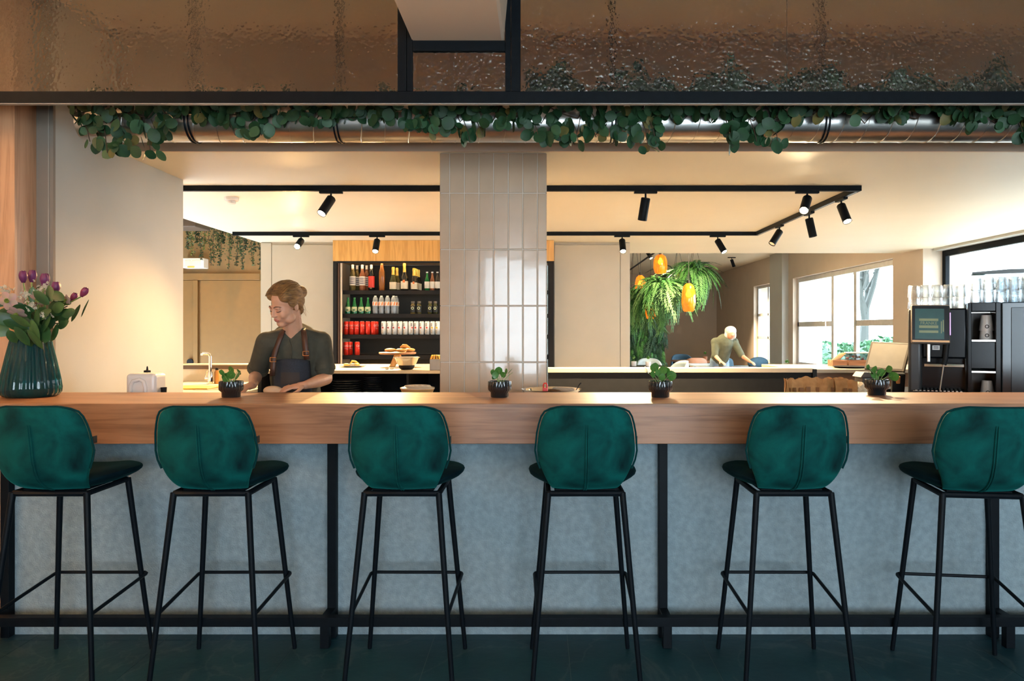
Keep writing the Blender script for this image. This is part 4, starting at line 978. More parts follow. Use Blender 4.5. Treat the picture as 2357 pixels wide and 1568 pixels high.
# cup tower
ct = thing('cup_tower', 'tall black cup storage tower right of the coffee machine', 'cup tower', (OX, OY, SZ+.0005), rotz=TH)
brn = mat('tower_inside', (.10, .065, .04), .3, var=.3)
TW0, TW1, TH_ = .356, .545, .635
MB().box(TW0, TW0+.022, 0, .45, 0, TH_).build('side_panel', 'blackgloss', ct, 0, bevel=.003)
MB().box(TW1-.03, TW1, 0, .45, 0, TH_).build('side_panel', 'blackgloss', ct, 0, bevel=.003)
MB().box(TW0+.0225, TW1-.0305, .40, .45, 0, TH_-.06).build('back_panel', brn, ct, 0)
MB().box(TW0+.0225, TW1-.0305, 0, .45, TH_-.058, TH_).build('top_cap', 'blackgloss', ct, 0, bevel=.003)
MB().box(TW0+.0225, TW1-.0305, .03, .4, .20, .37).build('closed_drawer', 'blackgloss', ct, 0)
for z in (.388, .182): MB().box(TW0+.0225, TW1-.0305, -.004, .4, z-.012, z).build('shelf', 'steel', ct, 0)
MB().box(TW0+.0225, TW1-.0305, 0, .4, .0, .008).build('floor_panel', 'blackmat', ct, 0)
un = thing('milk_fridge', 'glossy dark blue-black unit at the right edge beside the cup tower', 'fridge', (OX, OY, SZ+.0005), rotz=TH)
MB().box(TW1+.003, .86, 0, .45, 0, TH_).build('body', mat('blue_black_gloss', (.006, .016, .024), .15), un, 0, bevel=.006)
MB().box(.60, .80, -.006, -.0005, .04, .60).build('door', mat('blue_black_door', (.006, .018, .028), .22), un, 0, bevel=.003)
def local(x, y, z): return Vector((OX+x*math.cos(TH)-y*math.sin(TH), OY+x*math.sin(TH)+y*math.cos(TH), SZ+z))
cupm = mat('cup_white', (.72, .66, .60), .35); ringm = mat('ring_print', (.02, .015, .015), .5)
for k, (lx, z, lab) in enumerate(((.47, .3885, 'lower white paper cup upside down on the upper tower shelf'), (.47, .448, 'upper white paper cup nested on another in the tower'), (.475, .0085, 'white paper cup upside down at the bottom of the tower'))):
    q = local(lx, .12, z+.0005); t = thing('paper_cup', lab, 'cup', q, 'cups in the cup tower', rotz=TH-.2)
    MB().lathe([(.042, 0), (.043, .004), (.031, .105), (.001, .105)], 24).build('cup_body', cupm, t)
    if k != 1 and k != 2 or True: MB().lathe([(.008, 0), (.0125, 0), (.0125, .001), (.008, .001)], 20, caps=False).xf(Matrix.Translation((.010, -.0415, .028)) @ Matrix.Rotation(PI/2, 4, 'X')).build('ring_print', ringm, t)
# upturned glasses on top
glm = thin_glass('tumbler_glass')
gb = MB().lathe([(.0345, 0), (.0355, .001), (.0300, .078), (.027, .083), (.001, .083), (.001, .072), (.0255, .072), (.0335, 0)], 14, caps=False); gme = gb.mesh('tumbler', 60); gme.materials.append(glm)
k = 0
WHERE = ('front row', 'back row')
for grp, xs_, ys_, z in (('left', [.03+.073*i for i in range(5)], (.20, .285), .601), ('right', [.405+.073*i for i in range(6)], (.07, .150), .636)):
    for lay in range(2):
        for i, lx in enumerate(xs_):
            for j, ly in enumerate(ys_):
                o = inst('glass_tumbler', gme, None, local(lx+.01*j, ly, z+.0845*lay+.0005), (0, 0, R.uniform(0, 6)))
                tag(o, '%s upturned glass from the left, %s layer, %s, %s' % (ORD[i], ('lower', 'upper')[lay], WHERE[j], 'above the screen' if grp == 'left' else 'above the cup tower'), 'glass', 'upturned glasses on the coffee machine' if grp == 'left' else 'upturned glasses on the cup tower')
smoke = pane_mat('smoked_acrylic', (.55, .58, .60), .12)
hp = thing('bean_hopper', 'clear bean hopper with dark lid behind the upturned glasses', 'hopper', local(.6, .33, .636), rotz=TH)
MB().box(-.20, .24, -.085, .10, 0, .205).build('hopper_body', smoke, hp, 0, bevel=.003)
MB().prism([(-.205, .206), (.245, .206), (.245, .228), (.02, .232), (-.205, .218)], 'Y', -.09, .105).build('lid', mat('grey_lid', (.10, .11, .11), .3), hp, 0)
MB().loft([[(.0, -.05, .01), (.16, -.05, .01), (.16, .06, .01), (.0, .06, .01)], [(-.08, -.07, .19), (.2, -.07, .19), (.2, .08, .19), (-.08, .08, .19)]]).build('funnel', smoke, hp, 0)

# ================================================================== TILL SCREEN
A = P(1985, 849, 5.55); wv = Vector((.20, -.20, -.012)); uv = Vector((.105, .06, .205))
nrm = wv.cross(uv).normalized(); ux = wv.normalized(); uy = nrm.cross(ux).normalized()
cen = A+wv*.5+uv*.5
rot = Matrix((ux, uy, nrm)).transposed().to_4x4(); rot.translation = cen
ps = thing('till_terminal', 'till terminal with pale tilted screen between the boxes and the coffee machine', 'till', (cen.x+.05, cen.y+.03, SZ), world=True)
W2, H2 = .142, .118
bz = MB().box(-W2, W2, -H2, H2, -.022, 0).xf(rot).build('screen_housing', mat('till_bezel', (.10, .085, .07), .4), ps, 0, bevel=.006)
MB().box(-W2+.016, W2-.016, -H2+.018, H2-.016, .0002, .0012).xf(rot).build('screen', mat('till_screen', (.22, .20, .165), .35, emit=(.55, .48, .36), estr=.06), bz, 0)
MB().box(-W2+.03, W2-.01, -H2+.03, H2-.05, -.050, -.0225).xf(rot).build('rear_housing', 'blackmat', ps, 0, bevel=.005)
e0 = cen-nrm*.05; ft_ = Vector((cen.x-.03, cen.y+.06, SZ+.02))
MB().tube([e0, e0-nrm*.03-Vector((0, 0, .03)), Vector((ft_.x, ft_.y, SZ+.08)), ft_], [.028, .03, .03, .034], 10).build('stand', 'blackmat', ps, 30)
MB().box(ft_.x-.10, ft_.x+.10, ft_.y-.09, ft_.y+.09, SZ+.0005, SZ+.02).build('foot', 'blackmat', ps, 0, bevel=.005)
q = P(2067, 870, 5.3)
t = thing('card_reader', 'black card reader with copper coloured window beside the till', 'card reader', (q.x, q.y, SZ), world=True)
MB().obox((q.x, q.y, SZ+.075), (.085, .05, .15), Euler((.2, 0, -.2)).to_matrix()).build('body', 'blackmat', t, 0, bevel=.01)
MB().obox((q.x-.018, q.y-.040, SZ+.10), (.026, .022, .055), Euler((.2, 0, -.2)).to_matrix()).build('window', cap_copper, t, 0, bevel=.006)
t = thing('card_printer', 'brown block printer under the till screen', 'printer', (X(1995, 5.6), 5.62, SZ+.0005))
MB().box(-.055, .09, -.07, .07, 0, .10).build('body', mat('printer_brown', (.075, .055, .042), .5), t, 0, bevel=.006)
MB().prism([(-.07, .101), (.09, .101), (.07, .132), (-.045, .138)], 'Y', -.08, .07).build('lid', mat('printer_lid', (.10, .08, .065), .5), t, 0)
# ---- boxes on the till counter
d = 6.75
def wbox(px0, px1, z1, lab, name='wooden_box'):
    x0, x1 = X(px0, d), X(px1, d)
    t = thing(name, lab, 'box', ((x0+x1)/2, d, HC+.0005)); w = (x1-x0)/2
    MB().box(-w, w, -.06, -.05, 0, z1).build('front_board', 'oak', t, 0); MB().box(-w, w, .05, .06, 0, z1).build('back_board', 'oak', t, 0)
    MB().box(-w, -w+.01, -.0495, .0495, 0, z1).build('side_board', 'oak', t, 0); MB().box(w-.01, w, -.0495, .0495, 0, z1).build('side_board', 'oak', t, 0)
    MB().box(-w+.0105, w-.0105, -.0495, .0495, 0, .01).build('bottom_board', 'oak', t, 0)
    return t
t = wbox(1911, 1944, .055, 'open wooden box of stirring sticks at the left of the tray')
for k in range(5): MB().obox((-.02+.012*k, 0, .075), (.012, .004, .13), Euler((.1*k-.2, .95-.05*k, 0)).to_matrix()).build('stick', mat('birch', (.82, .60, .36), .6), t, 0)
t = wbox(1947, 2003, .055, 'wooden box with clear jar of sweets behind the till screen')
MB().box(-.098, .098, -.045, .045, .012, .115).build('clear_liner', smoke, t, 0)
MB().box(-.104, .104, -.055, .055, .116, .126).build('lid', 'plastic', t, 0, bevel=.003)
for k in range(16): MB().ell((R.uniform(-.085, .085), R.uniform(-.03, .03), R.uniform(.03, .09)), (.014, .012, .010), None, 8, 6).build('sweet', (lb_orange, pl_white, pl_white, pr_red)[k % 4], t)
o = MB().lathe([(.11, 0), (.13, .004), (.15, .012), (.15, .014), (.128, .008), (.001, .006)], 32, (X(1958, 6.42), 6.42, HC+.0005)).build('serving_tray', 'blackmat', None); tag(o, 'round black tray in front of the wooden boxes', 'tray')
# ---- paper bags and wrapper behind the bar
def paper_bag(px, lean, rz, w, h, lab, k):
    rr = random.Random(k); b = MB()
    def fn(side):
        def f(u, v):
            x = (u-.5)*w*(1-.06*v); z = h*v+(.006*math.sin(9*u+k) if v > .9 else 0)
            bul = .016*math.sin(PI*u)**.5*(1-v*.75)+.002
            return Vector((x, side*bul+.004*math.sin(7*u+5*v+k)+lean*v*.05, z))
        return f
    b.grid(fn(-1), 8, 6).grid(fn(1), 8, 6)
    q = P(px, 890, 4.09+.006*(k % 4)); t = thing('paper_bag', lab, 'paper bag', (q.x, q.y, PZ+.0005), 'filled paper bags behind the bar', rotz=rz)
    b.build('bag_body', 'paper', t, 50)
    MB().grid(lambda u, v: Vector((-w*.12+w*.22*u, -.022+.004*v, h*.30+h*.28*v)), 2, 1).build('print_mark', mat('bag_print', (.20, .09, .03), .7), t, 0)
names = ['leftmost brown paper bag of the left bunch', 'second brown paper bag of the left bunch', 'third brown paper bag of the left bunch', 'fourth brown paper bag of the left bunch, taller and tilted', 'last brown paper bag of the left bunch, leaning right',
         'first brown paper bag of the right bunch', 'second brown paper bag of the right bunch', 'third brown paper bag of the right bunch', 'rightmost brown paper bag, nearest the crumpled wrapper']
for k, (px, ln, rz, w, h) in enumerate(((1811, 0, 1.1, .09, .112), (1824, .4, .5, .09, .112), (1842, .2, .1, .11, .112), (1860, .5, -.2, .10, .122), (1884, .3, -.6, .09, .116), (1912, .1, .3, .10, .114), (1926, .5, -.1, .10, .116), (1942, .3, .2, .10, .110), (1957, 0, -.3, .08, .104))):
    paper_bag(px, ln, rz, w, h, names[k], k+1)
b = MB().ell((X(1980, 4.1), 4.12, PZ+.045), (.045, .04, .045), None, 24, 16)
b.v = [(x+.006*math.sin(170*z+60*y), y+.006*math.sin(150*x), z+.006*math.sin(160*x+90*y)) for x, y, z in b.v]
tag(b.build('crumpled_wrapper', mat('cream_paper', (.75, .66, .48), .7), None, 30), 'crumpled cream paper wrapper beside the rightmost potted plant', 'wrapper')

# ================================================================== CORRIDOR DETAILS
MB_ = MB().box(-4.6, X(468, 8.9), 8.7, 9.1, Z(527, 8.9), Z(508, 8.9)+.06)
tag(MB_.build('ceiling_unit', mat('dark_brown_box', (.07, .045, .03), .5), None, 0, bevel=.01, base=True), 'dark brown ceiling unit at the top of the corridor', 'ceiling unit')
ey = 10.349
t = thing('emergency_light', 'white emergency light box above the sliding doors', 'emergency light', (X(449, ey), ey, Z(618, ey)), world=True)
MB().box(X(424, ey), X(473, ey), ey-.05, ey+.1, Z(618, ey), Z(595, ey)).build('housing', 'plastic', t, 0, bevel=.01)
MB().box(X(430, ey), X(466, ey), ey-.056, ey-.0505, Z(613, ey), Z(600, ey)).build('diffuser', mat('diffuser', (.85, .78, .62), .3), t, 0, bevel=.004)
MB().box(X(436, ey), X(452, ey), ey-.060, ey-.0565, Z(618, ey)+.004, Z(614, ey)).build('yellow_sticker', mat('packet_yellow', (.85, .5, .08)), t, 0)
MB().ell((X(445, ey), ey-.058, Z(601, ey)), .006, None, 8, 6).build('indicator', mat('green_led', (.2, .9, .2), .3, emit=(.3, 1, .2), estr=3), t)
t = thing('corridor_fill_light', 'added fill downlight, out of view in the corridor ceiling', 'downlight', (-4.35, 9.3, 2.93))  # unseen lamp added to warm the corridor doors
MB().lathe([(.05, 0), (.055, .002), (.055, .018), (.001, .018)], 20).build('housing', 'white', t)
MB().lathe([(.001, -.002), (.044, -.002), (.044, -.0005), (.001, -.0005)], 20).build('lens', lens_on, t)
l = bpy.data.lights.new('corridor_fill_beam', 'SPOT'); l.energy = 7*LAMP_POWER; l.color = (1, .50, .16); l.spot_size = math.radians(130); l.spot_blend = .8; l.shadow_soft_size = .04
o = bpy.data.objects.new('corridor_fill_beam', l); COL.objects.link(o); o.parent = t; o.location = (0, 0, -.012); o.rotation_euler = (.25, 0, 0)
VR = random.Random(5)
vdark = mat('vine_dark', (.020, .055, .018), .6, col2=(.008, .025, .008), scale=10); vmid = mat('vine_mid', (.06, .10, .03), .6, col2=(.025, .05, .015), scale=10)
vines = [(432, 575), (441, 590), (452, 560), (458, 598), (470, 575), (481, 612), (491, 605), (500, 580), (508, 612), (517, 560), (524, 620), (535, 575), (545, 612), (553, 590), (560, 620), (571, 575), (579, 612), (588, 580), (596, 622)]
for k, (px, low) in enumerate(vines):
    d = 9.75+.3*VR.random(); top = P(px, 480, d); bot = P(px+VR.uniform(-4, 4), low, d)
    t = thing('hanging_vine', '%s artificial vine from the left hanging over the sliding doors' % (['first', 'second', 'third', 'fourth', 'fifth', 'sixth', 'seventh', 'eighth', 'ninth', 'tenth', 'eleventh', 'twelfth', 'thirteenth', 'fourteenth', 'fifteenth', 'sixteenth', 'seventeenth', 'eighteenth', 'last'][k]), 'vine', (top.x, d, bot.z), 'vines hanging in the corridor', world=True)
    n = 9; ph = VR.random()*6
    pts = [top.lerp(bot, i/n)+Vector((.02*math.sin(i*.9+ph), .02*math.cos(i*1.1+ph), 0)) for i in range(n+1)]
    pts[0].z = 2.949
    MB().tube(pts, .004, 5).build('stem', 'stem', t)
    b = MB()
    for _ in range(170):
        u = VR.random(); i = min(n-1, int(u*n)); c = pts[i].lerp(pts[i+1], u*n-i); wid = .075*(1-.72*u)
        c = c+Vector((VR.gauss(0, wid*.5), VR.gauss(0, wid*.5), 0)); s = VR.uniform(.010, .020)
        e = Euler((VR.uniform(0, 6), VR.uniform(0, 6), VR.uniform(0, 6))).to_matrix()
        b.add([c+e @ Vector(q)*s for q in ((-.6, 0, 0), (0, 0, -1), (.6, 0, 0), (0, .15, 1))], [(0, 1, 2, 3)])
    o = b.build('foliage', vmid if k % 3 == 1 else vdark, t, 0, fixn=False); o['kind'] = 'stuff'

# ================================================================== DINING ROOM BEYOND
def frond_mesh(L, droop, n=13, w=.085):
    """one arching fern frond with paired leaflets; leaves the crown along -Y and droops"""
    b = MB(); pts = [Vector((0, -L*.95*math.sin(t*1.25), .25*L*math.sin(t*PI*.9)-droop*L*t**2)) for t in (i/n for i in range(n+1))]
    for i in range(n):
        p, q = pts[i], pts[i+1]; t = (i+.5)/n; ww = w*math.sin(PI*min(1, t*.82+.18))**.7+.008; d = (q-p)
        for s in (-1, 1):
            for h in (0, .5):
                a = p+d*h; m1 = a+Vector((s*ww*.55, 0, .004))+d*.55; tip = a+Vector((s*ww, 0, -ww*.18))+d*.9
                b.add([a, m1-d*.28, tip, m1+d*.30], [(0, 1, 2, 3)])
    return b.mesh('frond', 0, False)
FR = [frond_mesh(.44, .85), frond_mesh(.48, 1.15), frond_mesh(.36, .5)]
for f_ in FR: f_.materials.append(M['fern'])
FRR = random.Random(11)
def fern_basket(px, py, d, s, n, lab, ms):
    c = P(px, py, d); t = thing('hanging_fern', lab, 'hanging plant', c, 'hanging ferns in the dining room')
    MB().lathe([(.02, -.16), (.10, -.14), (.15, -.06), (.16, 0), (.14, 0), (.001, -.02)], 16).build('basket', 'blackmat', t)
    for a in (0, 2.1, 4.2): MB().cyl((.15*math.cos(a), .15*math.sin(a), 0), (.01*math.cos(a), .01*math.sin(a), 3.0-c.z-.001), .003, None, 4).build('hanger_wire', 'blackmat', t)
    for k in range(n):
        a = 2*PI*k/n*5.17+FRR.random()*.5; up = FRR.uniform(-1.0, 1.1)
        sc = s*FRR.uniform(.75, 1.15)
        inst('frond', FRR.choice(FR), t, (.05*math.sin(a), -.05*math.cos(a), FRR.uniform(-.06, .05)), (-up, 0, a), (sc, sc, sc), FRR.choice(ms))
    return t
fern_basket(1520, 672, 12.5, .98, 190, 'big hanging fern in front, spreading over the lower lamps', [M['fern'], M['fernlight'], M['fernlight'], M['fern']])
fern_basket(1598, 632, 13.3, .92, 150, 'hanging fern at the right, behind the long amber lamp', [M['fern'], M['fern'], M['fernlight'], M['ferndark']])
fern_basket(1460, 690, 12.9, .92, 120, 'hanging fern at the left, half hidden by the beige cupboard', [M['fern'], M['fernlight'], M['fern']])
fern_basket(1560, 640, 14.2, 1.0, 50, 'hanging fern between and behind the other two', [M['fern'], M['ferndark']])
amber = mat('amber_art_glass', (.80, .24, .02), .12, col2=(.42, .09, .006), scale=9, trans=.55, emit=(1, .27, .015), estr=.30)
bulb = mat('bulb', (1, .9, .7), .3, emit=(1, .75, .4), estr=45)
def pendant(px, py, d, h, r, lab):
    c = P(px, py, d); t = thing('amber_pendant', lab, 'pendant lamp', (c.x, d, c.z-h/2), 'amber glass pendant lamps')
    MB().lathe([(r*.62, 0), (r*.80, h*.04), (r, h*.3), (r*.98, h*.65), (r*.75, h*.9), (r*.35, h), (r*.30, h), (r*.70, h*.89), (r*.93, h*.64), (r*.95, h*.3), (r*.75, h*.05), (r*.55, .006)], 28, caps=False).build('glass_shade', amber, t)
    MB().cyl((0, 0, h-.03), (0, 0, h+.05), .022, None, 12).build('socket', 'blackmat', t)
    MB().cyl((0, 0, h+.05), (0, 0, 2.999-(c.z-h/2)), .004, None, 5).build('cord', 'blackmat', t)
    MB().ell((0, 0, h*.72), (.028, .028, .036), None, 12, 8).build('bulb', bulb, t)
    l = bpy.data.lights.new('pendant_glow', 'POINT'); l.energy = 14; l.color = (1, .55, .2); l.shadow_soft_size = .05
    o = bpy.data.objects.new('pendant_glow', l); COL.objects.link(o); o.parent = t; o.location = (0, 0, h*.62)
pendant(1585, 685, 11.9, .45, .112, 'long amber glass pendant lamp hanging clear on the right')
pendant(1520, 608, 13.3, .34, .125, 'amber glass pendant lamp showing its dome above the big fern')
pendant(1498, 714, 12.6, .30, .092, 'amber glass pendant lamp hanging lowest, below the big fern')
pendant(1474, 660, 13.1, .40, .10, 'amber glass pendant lamp at the left, half covered by fronds')
dtk = thing('dining_track', 'black ceiling track in the dining room above the ferns', 'light track', (1.9, 13, 2.96), world=True)
MB().tube([P(1440, 628, 17.5)*1, P(1520, 572, 12.0)], .02, 4).build('track_bar', 'black', dtk, 0)
def dspot(px, py, d, aim, power, lab):
    c = P(px, py, d); spotlight(c.x, d, 2.962, aim, power, lab, group='dining room spotlights')
spotlight(X(1490, 14.2), 14.2, 2.955, (.05, -.06, -.1), 50, 'lit spotlight in the dining room beside the amber dome', group='dining room spotlights')
spotlight(2.9, 11.2, 2.999, (-.05, .09, -.1), 70, 'added spotlight, out of view, brightening the hanging ferns from the front', group='dining room spotlights')  # extra unseen lamp, put in to brighten the ferns
spotlight(4.2, 16.2, 2.999, (.05, .03, -.12), 85, 'spotlight washing the dining room wall by the casement window', group='dining room spotlights', cone=60)
# living wall
gw = thing('green_wall', 'dark fern clad living wall at the back of the dining room', 'green wall', (X(1480, 15.2), 15.2, 0))
MB().box(-.9, .44, 0, .2, 0, 1.75).build('support_panel', 'blackmat', gw, 0)
for k in range(150):
    sc = FRR.uniform(.7, 1.1)
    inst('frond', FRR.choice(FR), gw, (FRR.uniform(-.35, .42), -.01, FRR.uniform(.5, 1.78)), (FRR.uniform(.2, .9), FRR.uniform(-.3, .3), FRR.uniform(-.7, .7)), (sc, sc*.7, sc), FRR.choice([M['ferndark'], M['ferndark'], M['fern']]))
# tables and chairs
def table(px, d, w, l, m, lab, h=.75):
    t = thing('dining_table', lab, 'table', (X(px, d), d, 0), 'dining tables')
    MB().box(-w/2, w/2, -l/2, l/2, h-.035, h).build('table_top', m, t, 0, bevel=.004)
    for sx in (-1, 1):
        for sy in (-1, 1): MB().cyl((sx*(w/2-.05), sy*(l/2-.05), 0), (sx*(w/2-.05), sy*(l/2-.05), h-.036), .02, None, 8).build('leg', 'black', t)
def chair(px, d, m, lab, rz=0.):
    t = thing('dining_chair', lab, 'chair', (X(px, d), d, 0), 'dining chairs', rotz=rz)
    b = MB().grid(lambda u, v: ((.26-.03*v)*math.sin(-1.25+2.5*u), .05+(.26-.03*v)*math.cos(-1.25+2.5*u), .43+.42*v-.12*abs(2*u-1)**3*v), 14, 6)
    o = b.build('backrest', m, t, 60, fixn=False); s = o.modifiers.new('s', 'SOLIDIFY'); s.thickness = .03
    MB().box(-.23, .23, -.2, .24, .42, .48).build('seat', m, t, 40, bevel=.03, seg=3)
    for sx in (-1, 1):
        for sy in (-1, 1): MB().cyl((sx*.15, .02+sy*.15, .42), (sx*.20, .02+sy*.2, 0), .014, .009, 8).build('leg', 'black', t)
rose = mat('rose_fabric', (.42, .24, .17), .9, sheen=.3); blue = mat('slate_blue_fabric', (.06, .12, .17), .9, sheen=.3); pale = mat('pale_blue_fabric', (.35, .44, .50), .9, sheen=.2)
table(1478, 13.6, .8, .8, M['black'], 'dark dining table in front of the living wall')
table(1592, 16.1, .75, .75, M['oak'], 'light oak dining table behind the rose chair')
table(1622, 14.35, .6, .7, pale, 'pale topped dining table left of the bending person')
table(1705, 12.95, .75, .75, M['oak'], 'oak dining table under the hands of the bending person')
table(1834, 12.6, .8, 1.0, M['oak'], 'oak dining table under the casement window')
chair(1497, 14.45, pale, 'pale blue shell chair behind the dark dining table')
chair(1546, 13.5, pale, 'pale shell chair right of the dark dining table', -1.2)
chair(1597, 15.2, rose, 'rose fabric shell chair in front of the oak dining table', PI)
chair(1572, 17.0, blue, 'dark blue shell chair behind the oak dining table')
chair(1657, 15.3, blue, 'slate blue shell chair beside the rose chair', PI)
bn = thing('upholstered_bench', 'slate blue upholstered bench along the window wall', 'bench', (4.5, 15.6, 0))
MB().box(-.35, .35, -.9, .9, .1, .45).build('bench_base', 'darkpanel', bn, 0); MB().box(-.36, .36, -.92, .92, .451, .62).build('cushion', blue, bn, 40, bevel=.05, seg=3)
MB().ell((-.05, -.5, .74), (.24, .1, .13), Euler((.4, 0, .3)).to_matrix()).build('throw_pillow', blue, bn)
def potplant(px, d, lab, m='plastic', h=.09):
    t = thing('table_plant', lab, 'table plant', (X(px, d), d, .7505), 'small plants on the dining tables')
    MB().lathe([(.035, 0), (.045, .005), (.05, h), (.044, h), (.001, h-.01)], 16).build('pot', m, t)
    for k in range(7): inst('leaf', IVY[k % 3], t, (.015*math.sin(k), .015*math.cos(k), h+.05), (2.4+.5*math.sin(k), 0, k*.9), (.9, .9, .9), M['pilea'])
potplant(1459, 13.45, 'white potted herb at the left of the dark dining table'); potplant(1492, 13.3, 'white potted herb at the right of the dark dining table')
potplant(1623, 16.0, 'terracotta potted cactus on the oak dining table', mat('terracotta', (.35, .14, .07), .7)); potplant(1812, 12.6, 'small green plant on the table under the casement window', 'plastic', .05)

# ================================================================== OUTSIDE THE WINDOWS
struct(MB().box(5.62, 60, -30, 80, -.4, -.26).build('ground_outside', mat('pale_gravel', (.45, .44, .40), .9, scale=2), None, 0, base=False), 'pale ground outside the windows')
OR = random.Random(3)
hedge_m = [mat('hedge_green', (.05, .16, .07), .7, col2=(.015, .06, .03), scale=4), mat('hedge_light', (.12, .26, .12), .7, col2=(.04, .12, .05), scale=4)]
def shrub(c, r, n, lab):
    t = thing('garden_shrub', lab, 'shrub', (c[0], c[1], -.26), 'shrubs outside the window')
    MB().cyl((0, 0, 0), (0, 0, .6), .05, .03, 8).build('trunk', 'stem', t)
    b = MB()
    for _ in range(n):
        v = Vector((OR.gauss(0, 1), OR.gauss(0, 1), OR.gauss(0, 1))).normalized()*OR.uniform(.75, 1.05); p_ = Vector((v.x*r[0], v.y*r[1], c[2]+.26+v.z*r[2]))
        s = OR.uniform(.05, .11); e = Euler((OR.uniform(0, 6), OR.uniform(0, 6), OR.uniform(0, 6))).to_matrix()
        b.add([p_+e @ Vector(q)*s for q in ((-.5, 0, 0), (0, 0, -1), (.5, 0, 0), (0, .2, 1))], [(0, 1, 2, 3)])
    o = b.build('foliage', hedge_m[0], t, 0, fixn=False); o['kind'] = 'stuff'
    MB().ell((0, 0, c[2]+.26), (r[0]*.85, r[1]*.85, r[2]*.85), None, 16, 10).build('inner_growth', hedge_m[0], t)
shrub((8.3, 21.6, .35), (1.4, 2.0, .72), 2600, 'rounded green shrub outside, left pane of the wide window')
shrub((8.5, 18.2, .40), (1.3, 1.6, .80), 2600, 'rounded green shrub outside, middle pane of the wide window')
shrub((8.4, 15.6, .45), (1.3, 1.5, .82), 2600, 'rounded green shrub outside, right pane of the wide window')
bark = mat('pale_bark', (.040, .046, .042), .9)
tr_ = thing('bare_tree', 'bare pale tree outside the wide window', 'tree', (11.4, 26.5, -.26))
def branch(b, p, d, L, r, lev):
    q = p+d*L; mid = p.lerp(q, .5)+Vector((OR.uniform(-.06, .06), OR.uniform(-.06, .06), 0))*L
    b.tube([p, mid, q], [r, r*.82, r*.62], 6 if lev < 2 else 4)
    if lev < 4:
        for _ in range(3 if lev else 4):
            nd = (d+Vector((OR.uniform(-.8, .8), OR.uniform(-.8, .8), OR.uniform(-.1, .6)))).normalized()
            branch(b, p.lerp(q, OR.uniform(.55, 1)), nd, L*OR.uniform(.55, .8), r*.55, lev+1)
b = MB(); branch(b, Vector((0, 0, 0)), Vector((.1, 0, 1)).normalized(), 2.6, .2, 0); b.build('trunk_and_branches', bark, tr_)

# ================================================================== POTTED PILEAS ON THE BAR
def pilea(px, d, leaves, lab, k):
    rr = random.Random(k); c = Vector((X(px, d), d, HC+.0005)); S = F/d
    t = thing('potted_pilea', lab, 'potted plant', c, 'potted plants along the bar')
    pot = MB().lathe([(.0415, 0, .0), (.0428, .003, .015), (.0430, .024, .02), (.0545, .034, .02), (.0560, .040, .02), (.0560, .074, .02), (.0550, .0775, .0), (.0505, .0775, 0), (.0500, .066, 0), (.001, .066, 0)], 144, flute=0, k=24).build('pot', 'potblack', t, 50)
    MB().lathe([(.0495, .0665), (.030, .071), (.001, .073)], 24).build('soil', 'soil', pot)
    b = MB(); base = Vector((0, 0, .070))
    for i, (lx, ly, sz, yaw, pit) in enumerate(leaves):
        q = P(lx, ly, d)-c; q.y = rr.uniform(-.03, .025)
        s = sz/S*1.12; bb = base+Vector((q.x*.22, q.y*.3, 0))
        b.tube([bb, bb.lerp(q, .55)+Vector((0, 0, .006)), q], [.0016, .0014, .0010], 6)
        inst('leaf', PIL, t, q+Vector((0, 0, s*.42)), (pit, yaw*.35, yaw), (s, s, s))
    b.build('stems', 'stemgreen', t)
PIL = leaf_mesh('leaf', .92, 1.0, .16, .12, M['pilea'])
pilea(532, 3.60, [(536, 861, 19, .1, .2), (520, 867, 19, .6, .3), (527, 851, 17, -.5, .2), (513, 858, 14, .9, -.7), (551, 866, 18, -.7, -.6), (556, 860, 14, -1.0, -.5), (545, 856, 14, -.9, .4), (518, 874, 15, .5, -.6)], 'black ribbed pot with small pilea, in front of the woman', 1)
pilea(1150, 3.60, [(1148, 853, 18, .2, .2), (1134, 858, 15, .7, -.4), (1141, 862, 15, .3, -.3), (1166, 854, 13, -1.0, -.3), (1180, 858, 16, -1.2, -1.0), (1156, 862, 14, -.4, .2), (1145, 868, 17, .8, .6)], 'black ribbed pot with sparse pilea, in front of the tiled column', 2)
pilea(1520, 3.60, [(1507, 844, 21, .2, .2), (1525, 853, 20, -.3, -.5), (1514, 858, 16, .3, -.4), (1545, 863, 22, -.2, .1), (1484, 853, 18, 1.0, -.7), (1500, 860, 15, .6, -.4), (1522, 866, 15, .0, .1), (1534, 852, 15, -.5, .3)], 'black ribbed pot with leafiest pilea, right of the steel dish', 3)
pilea(2018, 3.73, [(1996, 856, 18, .9, -.8), (2010, 850, 18, .5, .2), (2026, 856, 18, -.3, .2), (2041, 849, 16, -.9, -.4), (2047, 865, 22, -.8, .3), (2008, 862, 15, .3, -.3), (2020, 868, 14, 0, -.2), (2001, 845, 12, .4, -.2)], 'black ribbed pot with pilea, in front of the till', 4)

# ================================================================== VASE WITH BOUQUET
VD = 3.63; vc = Vector((X(71, VD), VD, HC+.0005)); VS = F/VD
vg = mat('teal_ribbed_glass', (.010, .16, .17), .04, var=.1, trans=.82, ior=1.42)
va = thing('ribbed_vase', 'ribbed teal glass vase at the left end of the bar', 'vase', vc)
MB().lathe([(.098, 0, 0), (.116, .004, .006), (.1285, .022, .018), (.1300, .045, .022), (.124, .09, .022), (.104, .19, .022), (.0855, .275, .020), (.0815, .312, .014), (.0785, .312, .0), (.0825, .275, .0), (.101, .19, 0), (.121, .09, 0), (.126, .045, 0), (.118, .014, 0), (.001, .012, 0)], 168, k=28).build('glass_body', vg, va, 60)
MB().lathe([(.116, .0125, 0), (.1245, .045, 0), (.1195, .09, 0), (.102, .178, 0), (.001, .178, 0)], 40).build('water', mat('vase_water', (.008, .06, .065), .05, var=.1, trans=.5), va)
